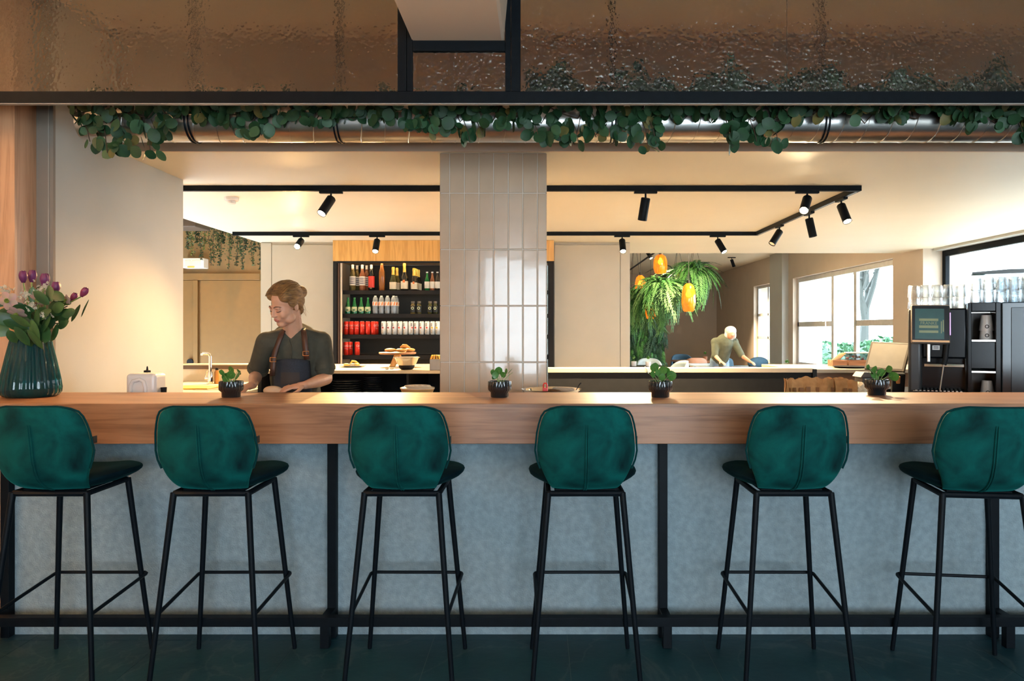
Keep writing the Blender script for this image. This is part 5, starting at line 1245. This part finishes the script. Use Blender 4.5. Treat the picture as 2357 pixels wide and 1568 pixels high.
tul = mat('tulip_petal', (.150, .028, .120), .45, col2=(.085, .010, .060), scale=40, stretch=(1, 1, .2)); tul2 = mat('tulip_petal_pink', (.25, .035, .10), .45, col2=(.14, .015, .06), scale=40, stretch=(1, 1, .2))
bleaf = mat('bouquet_leaf', (.020, .075, .020), .42, col2=(.007, .032, .012), scale=20); bleaf2 = mat('bouquet_leaf_light', (.055, .13, .035), .42, col2=(.025, .07, .02), scale=20)
def petal_me():
    b = MB().grid(lambda u, v: ((.0150*math.sin(PI*min(1, .12+.80*v))**.7)*(2*u-1), -.0205*math.sin(PI*(.06+.74*v))**.85+.004*(2*u-1)**2*2.2, .058*v+(-.004*(2*u-1)**2 if v > .9 else 0)), 6, 9)
    me = b.mesh('petal', 60, False); me.materials.append(tul); return me
PET = petal_me()
mouth = vc+Vector((0, 0, .31))
def stem_pts(q, k): return [vc+Vector((.03*math.sin(k*2.1), .03*math.cos(k*1.7), .02)), mouth+Vector((.045*math.sin(k*2.1), .04*math.cos(k*1.7), 0)), mouth.lerp(q, .6)+Vector((0, 0, .02)), q]
def tulip(px, py, d, lean, s, lab, k, m=None):
    q = P(px, py+14, d); t = thing('tulip', lab, 'tulip', q, 'purple tulips in the vase', world=False)
    MB().tube([p_-q for p_ in stem_pts(q, k)], .0032, 7).build('stem', 'stemgreen', t)
    ax = Euler((0, lean, 0))
    for i in range(6):
        o = inst('petal', PET, t, (0, 0, 0), (0, 0, 0), (s, s, s*(1 if i < 3 else .97)), m)
        mm = ax.to_matrix() @ Matrix.Rotation(i*PI/3+.3*k+(0 if i < 3 else .1), 3, 'Z'); o.rotation_euler = mm.to_euler()
        if i >= 3: o.scale = (s*.93, s*.90, s*.98)
    lf = inst('leaf', LLONG, t, (.0, .008, -.0), (.25, PI+.25*math.sin(k*3), .6*math.sin(k*5)), (.8, .8, .8), bleaf)
    lf.location = (-.004, .01, -.10)
LLONG = leaf_mesh('leaf', .030, .12, .25, .2, bleaf)
tulip(54, 637, 3.60, -.06, 1.0, 'purple tulip at the far left, one of the tall pair', 1)
tulip(73, 636, 3.66, .05, 1.05, 'purple tulip right beside the leftmost one', 2)
tulip(102, 646, 3.60, .05, 1.12, 'dark wide purple tulip standing third from the left', 3)
tulip(127, 662, 3.56, .08, 1.0, 'purple tulip standing fourth from the left, nearest the white wall', 4)
tulip(164, 680, 3.62, .5, .80, 'small magenta tulip sunk among the leaves at the right', 5, tul2)
tulip(187, 669, 3.60, .55, .86, 'magenta tulip leaning out at the far right', 6, tul2)
hel = mat('hellebore_petal', (.42, .26, .24), .5, col2=(.33, .30, .18), scale=30); helg = mat('hellebore_centre', (.20, .26, .04), .6)
HP = leaf_mesh('petal', .036, .042, .3, .35, hel)
def hellebore(px, py, d, s, tx, rz, lab, k):
    q = P(px, py, d); t = thing('hellebore', lab, 'flower', q, 'pink green hellebores in the vase')
    MB().tube([p_-q for p_ in stem_pts(q+Vector((0, .01, 0)), k+9)], .003, 6).build('stem', 'stemgreen', t)
    base = Euler((tx, 0, rz)).to_matrix()
    for i in range(5):
        o = inst('petal', HP, t, (0, 0, 0), (0, 0, 0), (s, s, s)); o.rotation_euler = (base @ Matrix.Rotation(i*2*PI/5+.2*k, 3, 'Y') @ Matrix.Rotation(-.25, 3, 'X')).to_euler()
    b = MB()
    for i in range(14): a = i*2.4; b.tube([base @ Vector((0, 0, 0)), base @ Vector((.010*s*math.sin(a), -.016, .010*s*math.cos(a)))], [.0012, .0022], 5)
    b.build('stamens', helg, t)
hellebore(19, 692, 3.50, 1.05, .1, .15, 'open pink green hellebore facing forward at the left', 1)
hellebore(39, 720, 3.48, 1.0, .9, .1, 'open hellebore nodding down below the left one', 2)
hellebore(90, 688, 3.50, 1.05, .75, -.2, 'large hellebore in the middle below the third tulip', 3)
hellebore(155, 690, 3.52, .6, .3, -.5, 'small half open hellebore below the right-hand tulips', 4)
wbl = mat('white_blossom', (.62, .58, .46), .6)
def blossom(px, py, d, r, lab, k):
    rr = random.Random(k); q = P(px, py, d); t = thing('white_blossom_spray', lab, 'flower', q, 'white blossom sprays in the vase')
    MB().tube([p_-q for p_ in stem_pts(q, k+20)], .0022, 6).build('stem', 'stemgreen', t)
    b = MB()
    for _ in range(34):
        c = Vector((rr.gauss(0, r*.5), rr.gauss(0, r*.4), rr.gauss(0, r*.34))); e = Euler((rr.uniform(-.9, .9), rr.uniform(-.9, .9), rr.uniform(0, 6))).to_matrix()
        for i in range(5):
            a = i*2*PI/5; b.add([c, c+e @ Vector((.0065*math.cos(a-.5), -.001, .0065*math.sin(a-.5))), c+e @ Vector((.0085*math.cos(a), .001, .0085*math.sin(a))), c+e @ Vector((.0065*math.cos(a+.5), -.001, .0065*math.sin(a+.5)))], [(0, 1, 2, 3)])
    o = b.build('florets', wbl, t, 0, fixn=False); o['kind'] = 'stuff'
for k, (a, b_, d, r, lab) in enumerate(((12, 668, 3.58, .04, 'white blossom spray at the left edge of the bouquet'), (60, 678, 3.56, .04, 'white blossom spray below the tall tulip pair'), (103, 663, 3.58, .035, 'white blossom spray under the third tulip'), (72, 705, 3.50, .035, 'white blossom spray between the two middle hellebores'), (103, 727, 3.48, .025, 'lowest white blossom spray, low at the right'), (122, 682, 3.54, .03, 'white blossom spray below the fourth tulip'))): blossom(a, b_, d, r, lab, k)
BL = [leaf_mesh('leaf', .055, .105, .25, .25, bleaf, 1), leaf_mesh('leaf', .065, .085, .15, .35, bleaf, 1), leaf_mesh('leaf', .042, .095, .3, .1, bleaf, 1)]
# each: leaf tip direction as an angle in the picture (0 = right, 90 = down)
LV = [[(150, 705, 5, 1.0), (165, 722, 10, 1.1), (128, 735, 40, 1.0)], [(160, 740, 20, .8), (135, 745, 60, 1.05), (148, 692, -35, .8)], [(60, 748, 100, 1.1), (35, 752, 120, 1.0), (90, 752, 80, 1.0)], [(8, 738, 150, 1.0), (20, 760, 110, .8), (0, 715, 170, 1.0)],
      [(110, 750, 75, 1.0), (95, 765, 95, .9), (120, 715, 20, 1.0)], [(40, 740, 140, 1.0), (75, 735, 90, 1.1), (55, 765, 100, .9)], [(30, 705, 160, .9), (60, 700, 90, 1.0), (105, 705, 60, 1.0)], [(135, 715, -20, .95), (140, 700, -50, .8), (120, 695, -70, .8)],
      [(165, 700, -25, .9), (175, 715, 15, .8), (150, 725, 30, .9)], [(-20, 725, 160, 1.1), (-15, 745, 140, 1.0), (-25, 700, 190, 1.)],
      [(50, 728, 120, 1.1), (75, 722, 85, 1.1), (25, 726, 150, 1.), (38, 745, 95, 1.)], [(100, 735, 60, 1.1), (120, 726, 35, 1.1), (85, 742, 95, 1.1), (140, 728, 15, 1.)], [(65, 758, 100, 1.05), (110, 716, 20, 1.), (45, 712, 160, 1.), (90, 712, 70, 1.)], [(20, 708, 170, 1.), (75, 700, -90, .9), (115, 700, -40, .9), (150, 712, 0, 1.)]]
LBL = ['leafy branch reaching out to the right of the bouquet', 'leafy branch with drooping tips low at the right', 'leafy branch hanging over the vase mouth in the middle', 'leafy branch low at the left edge', 'leafy branch over the right of the vase mouth', 'leafy branch over the left of the vase mouth',
       'leafy branch between the hellebores', 'upright leafy branch near the fourth tulip', 'leafy branch below the far right tulip', 'leafy branch cut by the left edge of the frame',
       'dark inner branch left of the middle of the bouquet', 'dark inner branch right of the middle of the bouquet', 'dark inner branch low in the middle of the bouquet', 'dark inner branch behind the hellebores and blossom']
for k, ls in enumerate(LV):
    q0 = P(ls[0][0]-10, ls[0][1]+5, 3.56); t = thing('leafy_branch', LBL[k], 'branch', q0, 'leafy branches in the vase')
    MB().tube([p_-q0 for p_ in stem_pts(q0, k+3)], .0028, 6).build('stem', 'stem', t)
    for i, (lx, ly, ang, s) in enumerate(ls):
        q = P(lx, ly, 3.47+.05*((i+k) % 3))-q0
        o = inst('leaf', BL[(i+k) % 3], t, q, (0, 0, 0), (s, s, s), bleaf2 if (i*3+k) % 4 == 0 else None)
        o.rotation_euler = (Matrix.Rotation(math.radians(90-ang), 3, 'Y') @ Matrix.Rotation(R.uniform(-.7, .5), 3, 'Z') @ Matrix.Rotation(R.uniform(-.3, .3), 3, 'X')).to_euler()

# ================================================================== WOMAN BEHIND THE BAR
skin = mat('skin', (.62, .34, .22), .5, var=.12, scale=18, sss=.12); lipm = mat('lips', (.50, .17, .13), .45); hairm = mat('brown_hair', (.34, .18, .06), .42, col2=(.12, .055, .02), scale=26, stretch=(1, 1, 6), bump=.4, bscale=90)
shirtm = mat('olive_shirt', (.060, .058, .040), .85, col2=(.038, .038, .028), scale=14, bump=.5, bscale=16); denim = mat('dark_denim', (.022, .030, .045), .85, var=.3, scale=120)
feet = Vector((X(690, 4.5), 4.52, 0))
wm = thing('person', 'woman in olive shirt and dark apron working behind the bar', 'person', feet, world=True)
Hm = Matrix.Translation(P(658, 702, 4.22)) @ Matrix.Rotation(math.radians(-30), 4, 'Z') @ Matrix.Rotation(math.radians(6), 4, 'Y') @ Matrix.Rotation(math.radians(24), 4, 'X') @ Matrix.Scale(.985, 4)
hb = MB()
hb.ell((0, .015, .035), (.074, .092, .083)); hb.ell((0, -.034, -.030), (.0595, .060, .083)); hb.ell((0, -.060, -.088), (.030, .030, .026))
for s in (-1, 1):
    hb.ell((s*.033, -.060, -.030), (.027, .028, .028)); hb.ell((s*.044, -.030, -.068), (.022, .035, .028))
    hb.ell((s*.026, -.0845, .019), (.023, .010, .008), Euler((0, s*.15, s*.25)).to_matrix())
    hb.ell((s*.029, -.0805, .001), (.0135, .0090, .0085)); hb.ell((s*.0095, -.1000, -.031), (.0075, .008, .006)); hb.ell((s*.0725, .010, -.008), (.009, .020, .030), Euler((0, 0, s*.35)).to_matrix())
hb.cap((0, -.090, .010), (0, -.108, -.026), .0075, .0095, 10)
hb.ell((0, -.0925, -.0535), (.0195, .0085, .0055)); hb.ell((0, -.0905, -.0630), (.0175, .0085, .0065)); hb.ell((0, -.086, -.045), (.012, .008, .010))
head_v = hb.xf(Hm)
bb = MB().join(head_v)
nb = P(675, 768, 4.32)
bb.cap(Hm @ Vector((0, .020, -.055)), nb, .053, .058); bb.cap(nb, nb+Vector((0, .03, -.10)), .058, .075)
shL, shR = P(614, 788, 4.26), P(739, 786, 4.40); elL, elR = P(590, 862, 4.38), P(751, 872, 4.36); wrL, wrR = P(582, 886, 4.14), P(702, 887, 4.12)
pel = Vector((feet.x, 4.48, .92))
bb.cap(nb+Vector((0, .04, -.12)), pel, .08, .10); bb.ell(nb+Vector((0, .05, -.14)), (.12, .06, .11))
for a, b_ in ((shL, elL), (shR, elR)): bb.cap(a, b_, .046, .036)
for a, b_ in ((elL, wrL), (elR, wrR)): bb.cap(a, a.lerp(b_, .35), .036, .037); bb.cap(a.lerp(b_, .35), b_, .037, .0235)
for s in (-1, 1):
    hip = pel+Vector((s*.085, 0, -.05)); kn = Vector((feet.x+s*.095, 4.49, .48)); an = Vector((feet.x+s*.10, 4.53, .09))
    bb.cap(hip, kn, .082, .056); bb.cap(kn, an, .056, .036); bb.cap(an+Vector((0, .01, -.055)), an+Vector((s*.02, -.15, -.065)), .034, .024)
def hand(b, w, fwd, up, side, curl):
    """palm, four fingers of different length, thumb leaving the side of the palm"""
    fwd = fwd.normalized(); sd = fwd.cross(up).normalized()*side; up = sd.cross(fwd).normalized()*side
    M3 = Matrix((sd, fwd, up)).transposed()
    pc_ = w+fwd*.045; b.ell(pc_, (.036, .046, .015), M3); b.cap(w, w+fwd*.03, .0225, .022, 10)
    for i, (o, L) in enumerate(((-.027, .060), (-.009, .070), (.009, .066), (.026, .052))):
        p0 = w+fwd*.082+sd*o; d1 = (fwd-up*curl*.45).normalized(); d2 = (fwd-up*curl*1.25).normalized(); d3 = (fwd-up*curl*2.2).normalized()
        p1 = p0+d1*L*.45; p2 = p1+d2*L*.33; p3 = p2+d3*L*.25
        b.cap(p0, p1, .0088, .0082, 8); b.cap(p1, p2, .0082, .0075, 8); b.cap(p2, p3, .0075, .0062, 8)
    t0 = w+fwd*.022-sd*.028; t1 = t0+(fwd*.6-sd*.75-up*.2).normalized()*.036; t2 = t1+(fwd*.95-sd*.15-up*.3).normalized()*.030
    b.cap(t0, t1, .0125, .0098, 8); b.cap(t1, t2, .0098, .0075, 8)
hand(bb, wrL, Vector((-.25, -.9, -.16)), Vector((0, 0, 1)), -1, .7)
hand(bb, wrR, Vector((-.85, -.45, -.10)), Vector((0, -.25, 1)), 1, .6)
body = fuse(bb, .0042, 4).build('body', skin, wm, 80, fixn=False)
body.data.materials.append(lipm)
Hi = Hm.inverted(); off_ = Vector(wm['_w'])
for p_ in body.data.polygons:
    c = Hi @ (p_.center+off_)
    if abs(c.x) < .021 and -.0715 < c.z < -.0485 and c.y < -.078 and abs(c.x) < .021-.9*abs(c.z+.059): p_.material_index = 1
# face: brows, lowered lids, nostril line
dk = mat('brow_brown', (.11, .055, .03), .7)
for s in (-1, 1):
    MB().tube([Hm @ Vector((s*x, y, z)) for x, y, z in ((.010, -.0945, .0200), (.024, -.0925, .0260), (.040, -.0795, .0225), (.047, -.0700, .0170))], [.0020, .0030, .0026, .0012], 6).build('eyebrow', dk, body)
    MB().tube([Hm @ Vector((s*x, y, z)) for x, y, z in ((.0160, -.0855, -.0030), (.0230, -.0905, -.0060), (.0310, -.0895, -.0064), (.0390, -.0825, -.0045), (.0440, -.0745, -.0015))], [.0010, .0020, .0022, .0020, .0010], 6).build('lowered_lashes', mat('lash_dark', (.02, .012, .01), .6), body)
MB().tube([Hm @ Vector((x, -.0995+.010*(x/.018)**2, -.0585)) for x in (-.018, -.009, 0, .009, .018)], .0011, 5).build('mouth_line', mat('mouth_dark', (.16, .04, .03), .6), body)
# hair gathered in a bun
hh_ = MB(); hh_.ell((0, .026, .048), (.083, .093, .085)); hh_.ell((0, .045, .005), (.079, .075, .062)); hh_.ell((0, .010, .085), (.062, .072, .052)); hh_.ell((0, .128, .030), (.036, .036, .038)); hh_.ell((0, .095, .03), (.045, .05, .045)); hh_.ell((0, .075, -.05), (.04, .03, .045))
for s in (-1, 1): hh_.ell((s*.052, -.028, .068), (.030, .040, .034)); hh_.ell((s*.071, .000, .020), (.014, .030, .030))
hair = fuse(hh_.xf(Hm), .005, 5).build('hair', hairm, wm, 80, fixn=False)
HR = random.Random(9); b = MB()
for k in range(90):
    a = HR.uniform(-1.25, 1.25); rr_ = HR.uniform(.99, 1.06)
    pts = []
    for i in range(7):
        t_ = i/6; ang = -1.05+2.35*t_
        x = .083*math.sin(a)*math.cos(ang*.55)*rr_*(1-.55*t_**3); y = .020+.097*math.sin(ang)*rr_; z = .050+.084*math.cos(ang)*math.cos(a*.8)*rr_
        pts.append(Hm @ Vector((x, y, z)))
    b.tube(pts, [.0008, .0016, .002, .002, .002, .0016, .0008], 4)
for k in range(16):                                    # loose wisps at the nape and temple
    s = HR.choice((-1, 1, 1)); p0 = Vector((s*HR.uniform(.03, .072), HR.uniform(.02, .09), HR.uniform(-.02, .02)))
    b.tube([Hm @ (p0+Vector((s*.006*i*HR.random(), .006*i*HR.random(), -.022*i))) for i in range(5)], [.0012, .0011, .0009, .0007, .0004], 4)
b.build('hair_strands', hairm, hair)
# olive shirt with short rolled sleeves
sh = MB(); ch = P(678, 806, 4.37)
sh.ell(ch, (.168, .112, .165), Euler((0, 0, .12)).to_matrix()); sh.cap(ch, pel+Vector((0, 0, .05)), .125, .135); sh.ell(ch+Vector((0, .01, -.16)), (.148, .108, .17))
sh.cap(shL, shR, .060, .060); sh.cap(shL, nb+Vector((-.03, .01, -.025)), .058, .066); sh.cap(shR, nb+Vector((.03, .01, -.02)), .058, .066)
sh.cap(shL, shL.lerp(elL, .84), .062, .056); sh.cap(shR, shR.lerp(elR, .74), .062, .058)
shirt = fuse(sh, .007, 5).build('shirt', shirtm, wm, 80, fixn=False)
for a, e_ in ((shL, elL), (shR, elR)):
    t0 = .76 if a is shL else .66; MB().tube([a.lerp(e_, t0), a.lerp(e_, t0+.06), a.lerp(e_, t0+.12)], [.0600, .0625, .0600], 18).build('sleeve_cuff', shirtm, shirt)
cr_ = []
for i in range(13):
    a = -PI*.93+2*PI*.93*i/12; cr_.append(nb+Vector((.062*math.sin(a)-.004, .012+.056*math.cos(a), -.012+.018*math.cos(a))))
MB().tube(cr_, [.008]+[.013]*11+[.008], 8).build('collar', shirtm, shirt)
MB().tube([nb+Vector((-.006, -.062, -.03)), P(671, 800, 4.243), P(670, 826, 4.243)], .0035, 5).build('button_placket', shirtm, shirt)
# apron bib with leather straps
def bib(u, v):
    x0, x1 = 630-4*v, 712+6*v; px = x0+(x1-x0)*u; py = 826+78*v+(5*(2*u-1)**2 if v < .1 else 0)
    return P(px, py, 4.228+.075*(2*u-1)**2-.02*v)
o = MB().grid(bib, 12, 8).build('apron', denim, wm, 60, fixn=False); s_ = o.modifiers.new('s', 'SOLIDIFY'); s_.thickness = .004
MB().grid(lambda u, v: bib(.22+.5*u, .40+.35*v)-Vector((0, .006, 0)), 4, 3).build('apron_pocket', mat('denim_pocket', (.035, .030, .030), .85), o, 60, fixn=False)
def ribbon(pts, w, name, m, par):
    pts = [Vector(p_) for p_ in pts]; fs = MB(); L = len(pts)-1
    fs.grid(lambda u, v: pts[round(v*L)]+Vector(((u-.5)*w, 0, (u-.5)*w*.15)), 1, L)
    o2 = fs.build(name, m, par, 60, fixn=False); s2 = o2.modifiers.new('s', 'SOLIDIFY'); s2.thickness = .006; return o2
r1 = ribbon([P(626, 866, 4.215), P(627.5, 846, 4.215), P(629, 826, 4.222), P(634, 806, 4.222), P(641, 786, 4.224), P(648, 768, 4.238), P(653, 758, 4.27), P(656, 754, 4.32)], .030, 'leather_strap', 'leather', o)
r2 = ribbon([P(706, 828, 4.250), P(704, 813, 4.248), P(702, 793, 4.248), P(700, 774, 4.256), P(698, 760, 4.285), P(697, 755, 4.33)], .030, 'leather_strap', 'leather', o)
for q in (P(628.5, 828, 4.208), P(704, 814, 4.236)):
    MB().tube([q+Vector((x, 0, z)) for x, z in ((-.017, -.012), (.017, -.012), (.017, .012), (-.017, .012), (-.017, -.012))], .0022, 6).build('buckle', cap_copper, o)
tr2 = MB()
for s in (-1, 1):
    hip = pel+Vector((s*.085, 0, -.03)); kn = Vector((feet.x+s*.095, 4.49, .48)); an = Vector((feet.x+s*.10, 4.53, .10))
    tr2.cap(hip, kn, .092, .066); tr2.cap(kn, an, .066, .05)
tr2.ell(pel, (.165, .12, .12))
fuse(tr2, .012, 4).build('jeans', mat('blue_jeans', (.10, .16, .26), .85), wm, 80, fixn=False)
tag(MB().box(X(592, 4.1), X(690, 4.1), 3.96, 4.2, PZ+.0005, PZ+.016).build('chopping_board', 'oak', None, 0, bevel=.004), 'oak chopping board under the hands of the woman', 'chopping board')
tag(MB().ell((X(630, 4.09), 4.09, PZ+.046), (.055, .035, .029), Euler((0, .1, .3)).to_matrix(), 18, 12).build('bread_roll', mat('pale_bread', (.66, .46, .30), .7), None), 'pale bread roll between the hands of the woman', 'bread roll')

# ================================================================== PERSON BENDING IN THE DINING ROOM
PDD = 13.7; ft2 = Vector((X(1656, PDD), PDD+.1, 0))
p2 = thing('person', 'white-haired person in grey green jumper bending over a dining table', 'person', ft2, world=True)
hp2 = P(1656, 838, PDD); st2 = P(1668, 788, PDD-.22); hd2 = P(1682, 768, PDD-.36)
hp2.z = max(hp2.z, .84)
bm_ = MB(); bm_.cap(hp2, st2, .14, .12); bm_.cap(st2, hd2, .06, .055); bm_.ell(hd2, (.078, .09, .11), Euler((.6, 0, .2)).to_matrix()); bm_.ell(hd2+Vector((.01, -.085, -.03)), (.018, .02, .016))
for s in (-1, 1):
    bm_.ell(hd2+Vector((s*.078, 0, 0)), (.012, .02, .028))
    sh_ = st2+Vector((s*.17, .0, .0)); el_ = sh_+Vector((s*.07+.04, -.10, -.24)); wr_ = el_+Vector((.10*(1 if s > 0 else .6), -.18, -.10))
    bm_.cap(st2, sh_, .09, .06); bm_.cap(sh_, el_, .052, .042); bm_.cap(el_, wr_, .042, .028); hand(bm_, wr_, Vector((.35, -.9, -.25)), Vector((0, 0, 1)), s, .5)
    kn_ = Vector((ft2.x+s*.10, PDD-.02, .46)); an_ = Vector((ft2.x+s*.11, PDD+.06, .09))
    bm_.cap(hp2+Vector((s*.08, 0, -.05)), kn_, .085, .06); bm_.cap(kn_, an_, .06, .04); bm_.cap(an_+Vector((0, .02, -.05)), an_+Vector((0, -.15, -.06)), .034, .028)
fuse(bm_, .010, 3).build('body', skin, p2, 80, fixn=False)
b = MB(); b.cap(hp2+Vector((0, 0, .03)), st2, .165, .16)
for s in (-1, 1):
    sh_ = st2+Vector((s*.17, .0, .0)); el_ = sh_+Vector((s*.07+.04, -.10, -.24)); b.cap(st2, sh_, .115, .085); b.cap(sh_, el_, .075, .062)
fuse(b, .014, 4).build('jumper', mat('grey_green_wool', (.095, .105, .07), .95, var=.25), p2, 80, fixn=False)
b = MB()
for s in (-1, 1):
    kn_ = Vector((ft2.x+s*.10, PDD-.02, .46)); an_ = Vector((ft2.x+s*.11, PDD+.06, .11)); b.cap(hp2+Vector((s*.08, 0, -.05)), kn_, .10, .072); b.cap(kn_, an_, .072, .055)
b.ell(hp2, (.18, .15, .13)); fuse(b, .014, 4).build('jeans', mat('pale_jeans', (.20, .30, .42), .9), p2, 80, fixn=False)
b = MB().ell(hd2+Vector((0, .015, .050)), (.104, .118, .088)); b.ell(hd2+Vector((0, .055, -.02)), (.102, .08, .11)); b.ell(hd2+Vector((.075, .03, -.03)), (.03, .055, .07)); b.ell(hd2+Vector((-.075, .03, -.02)), (.03, .055, .06)); fuse(b, .012, 3).build('hair', mat('white_hair', (.72, .70, .64), .6, col2=(.5, .5, .47), scale=30, bump=.4, bscale=80), p2, 80, fixn=False)
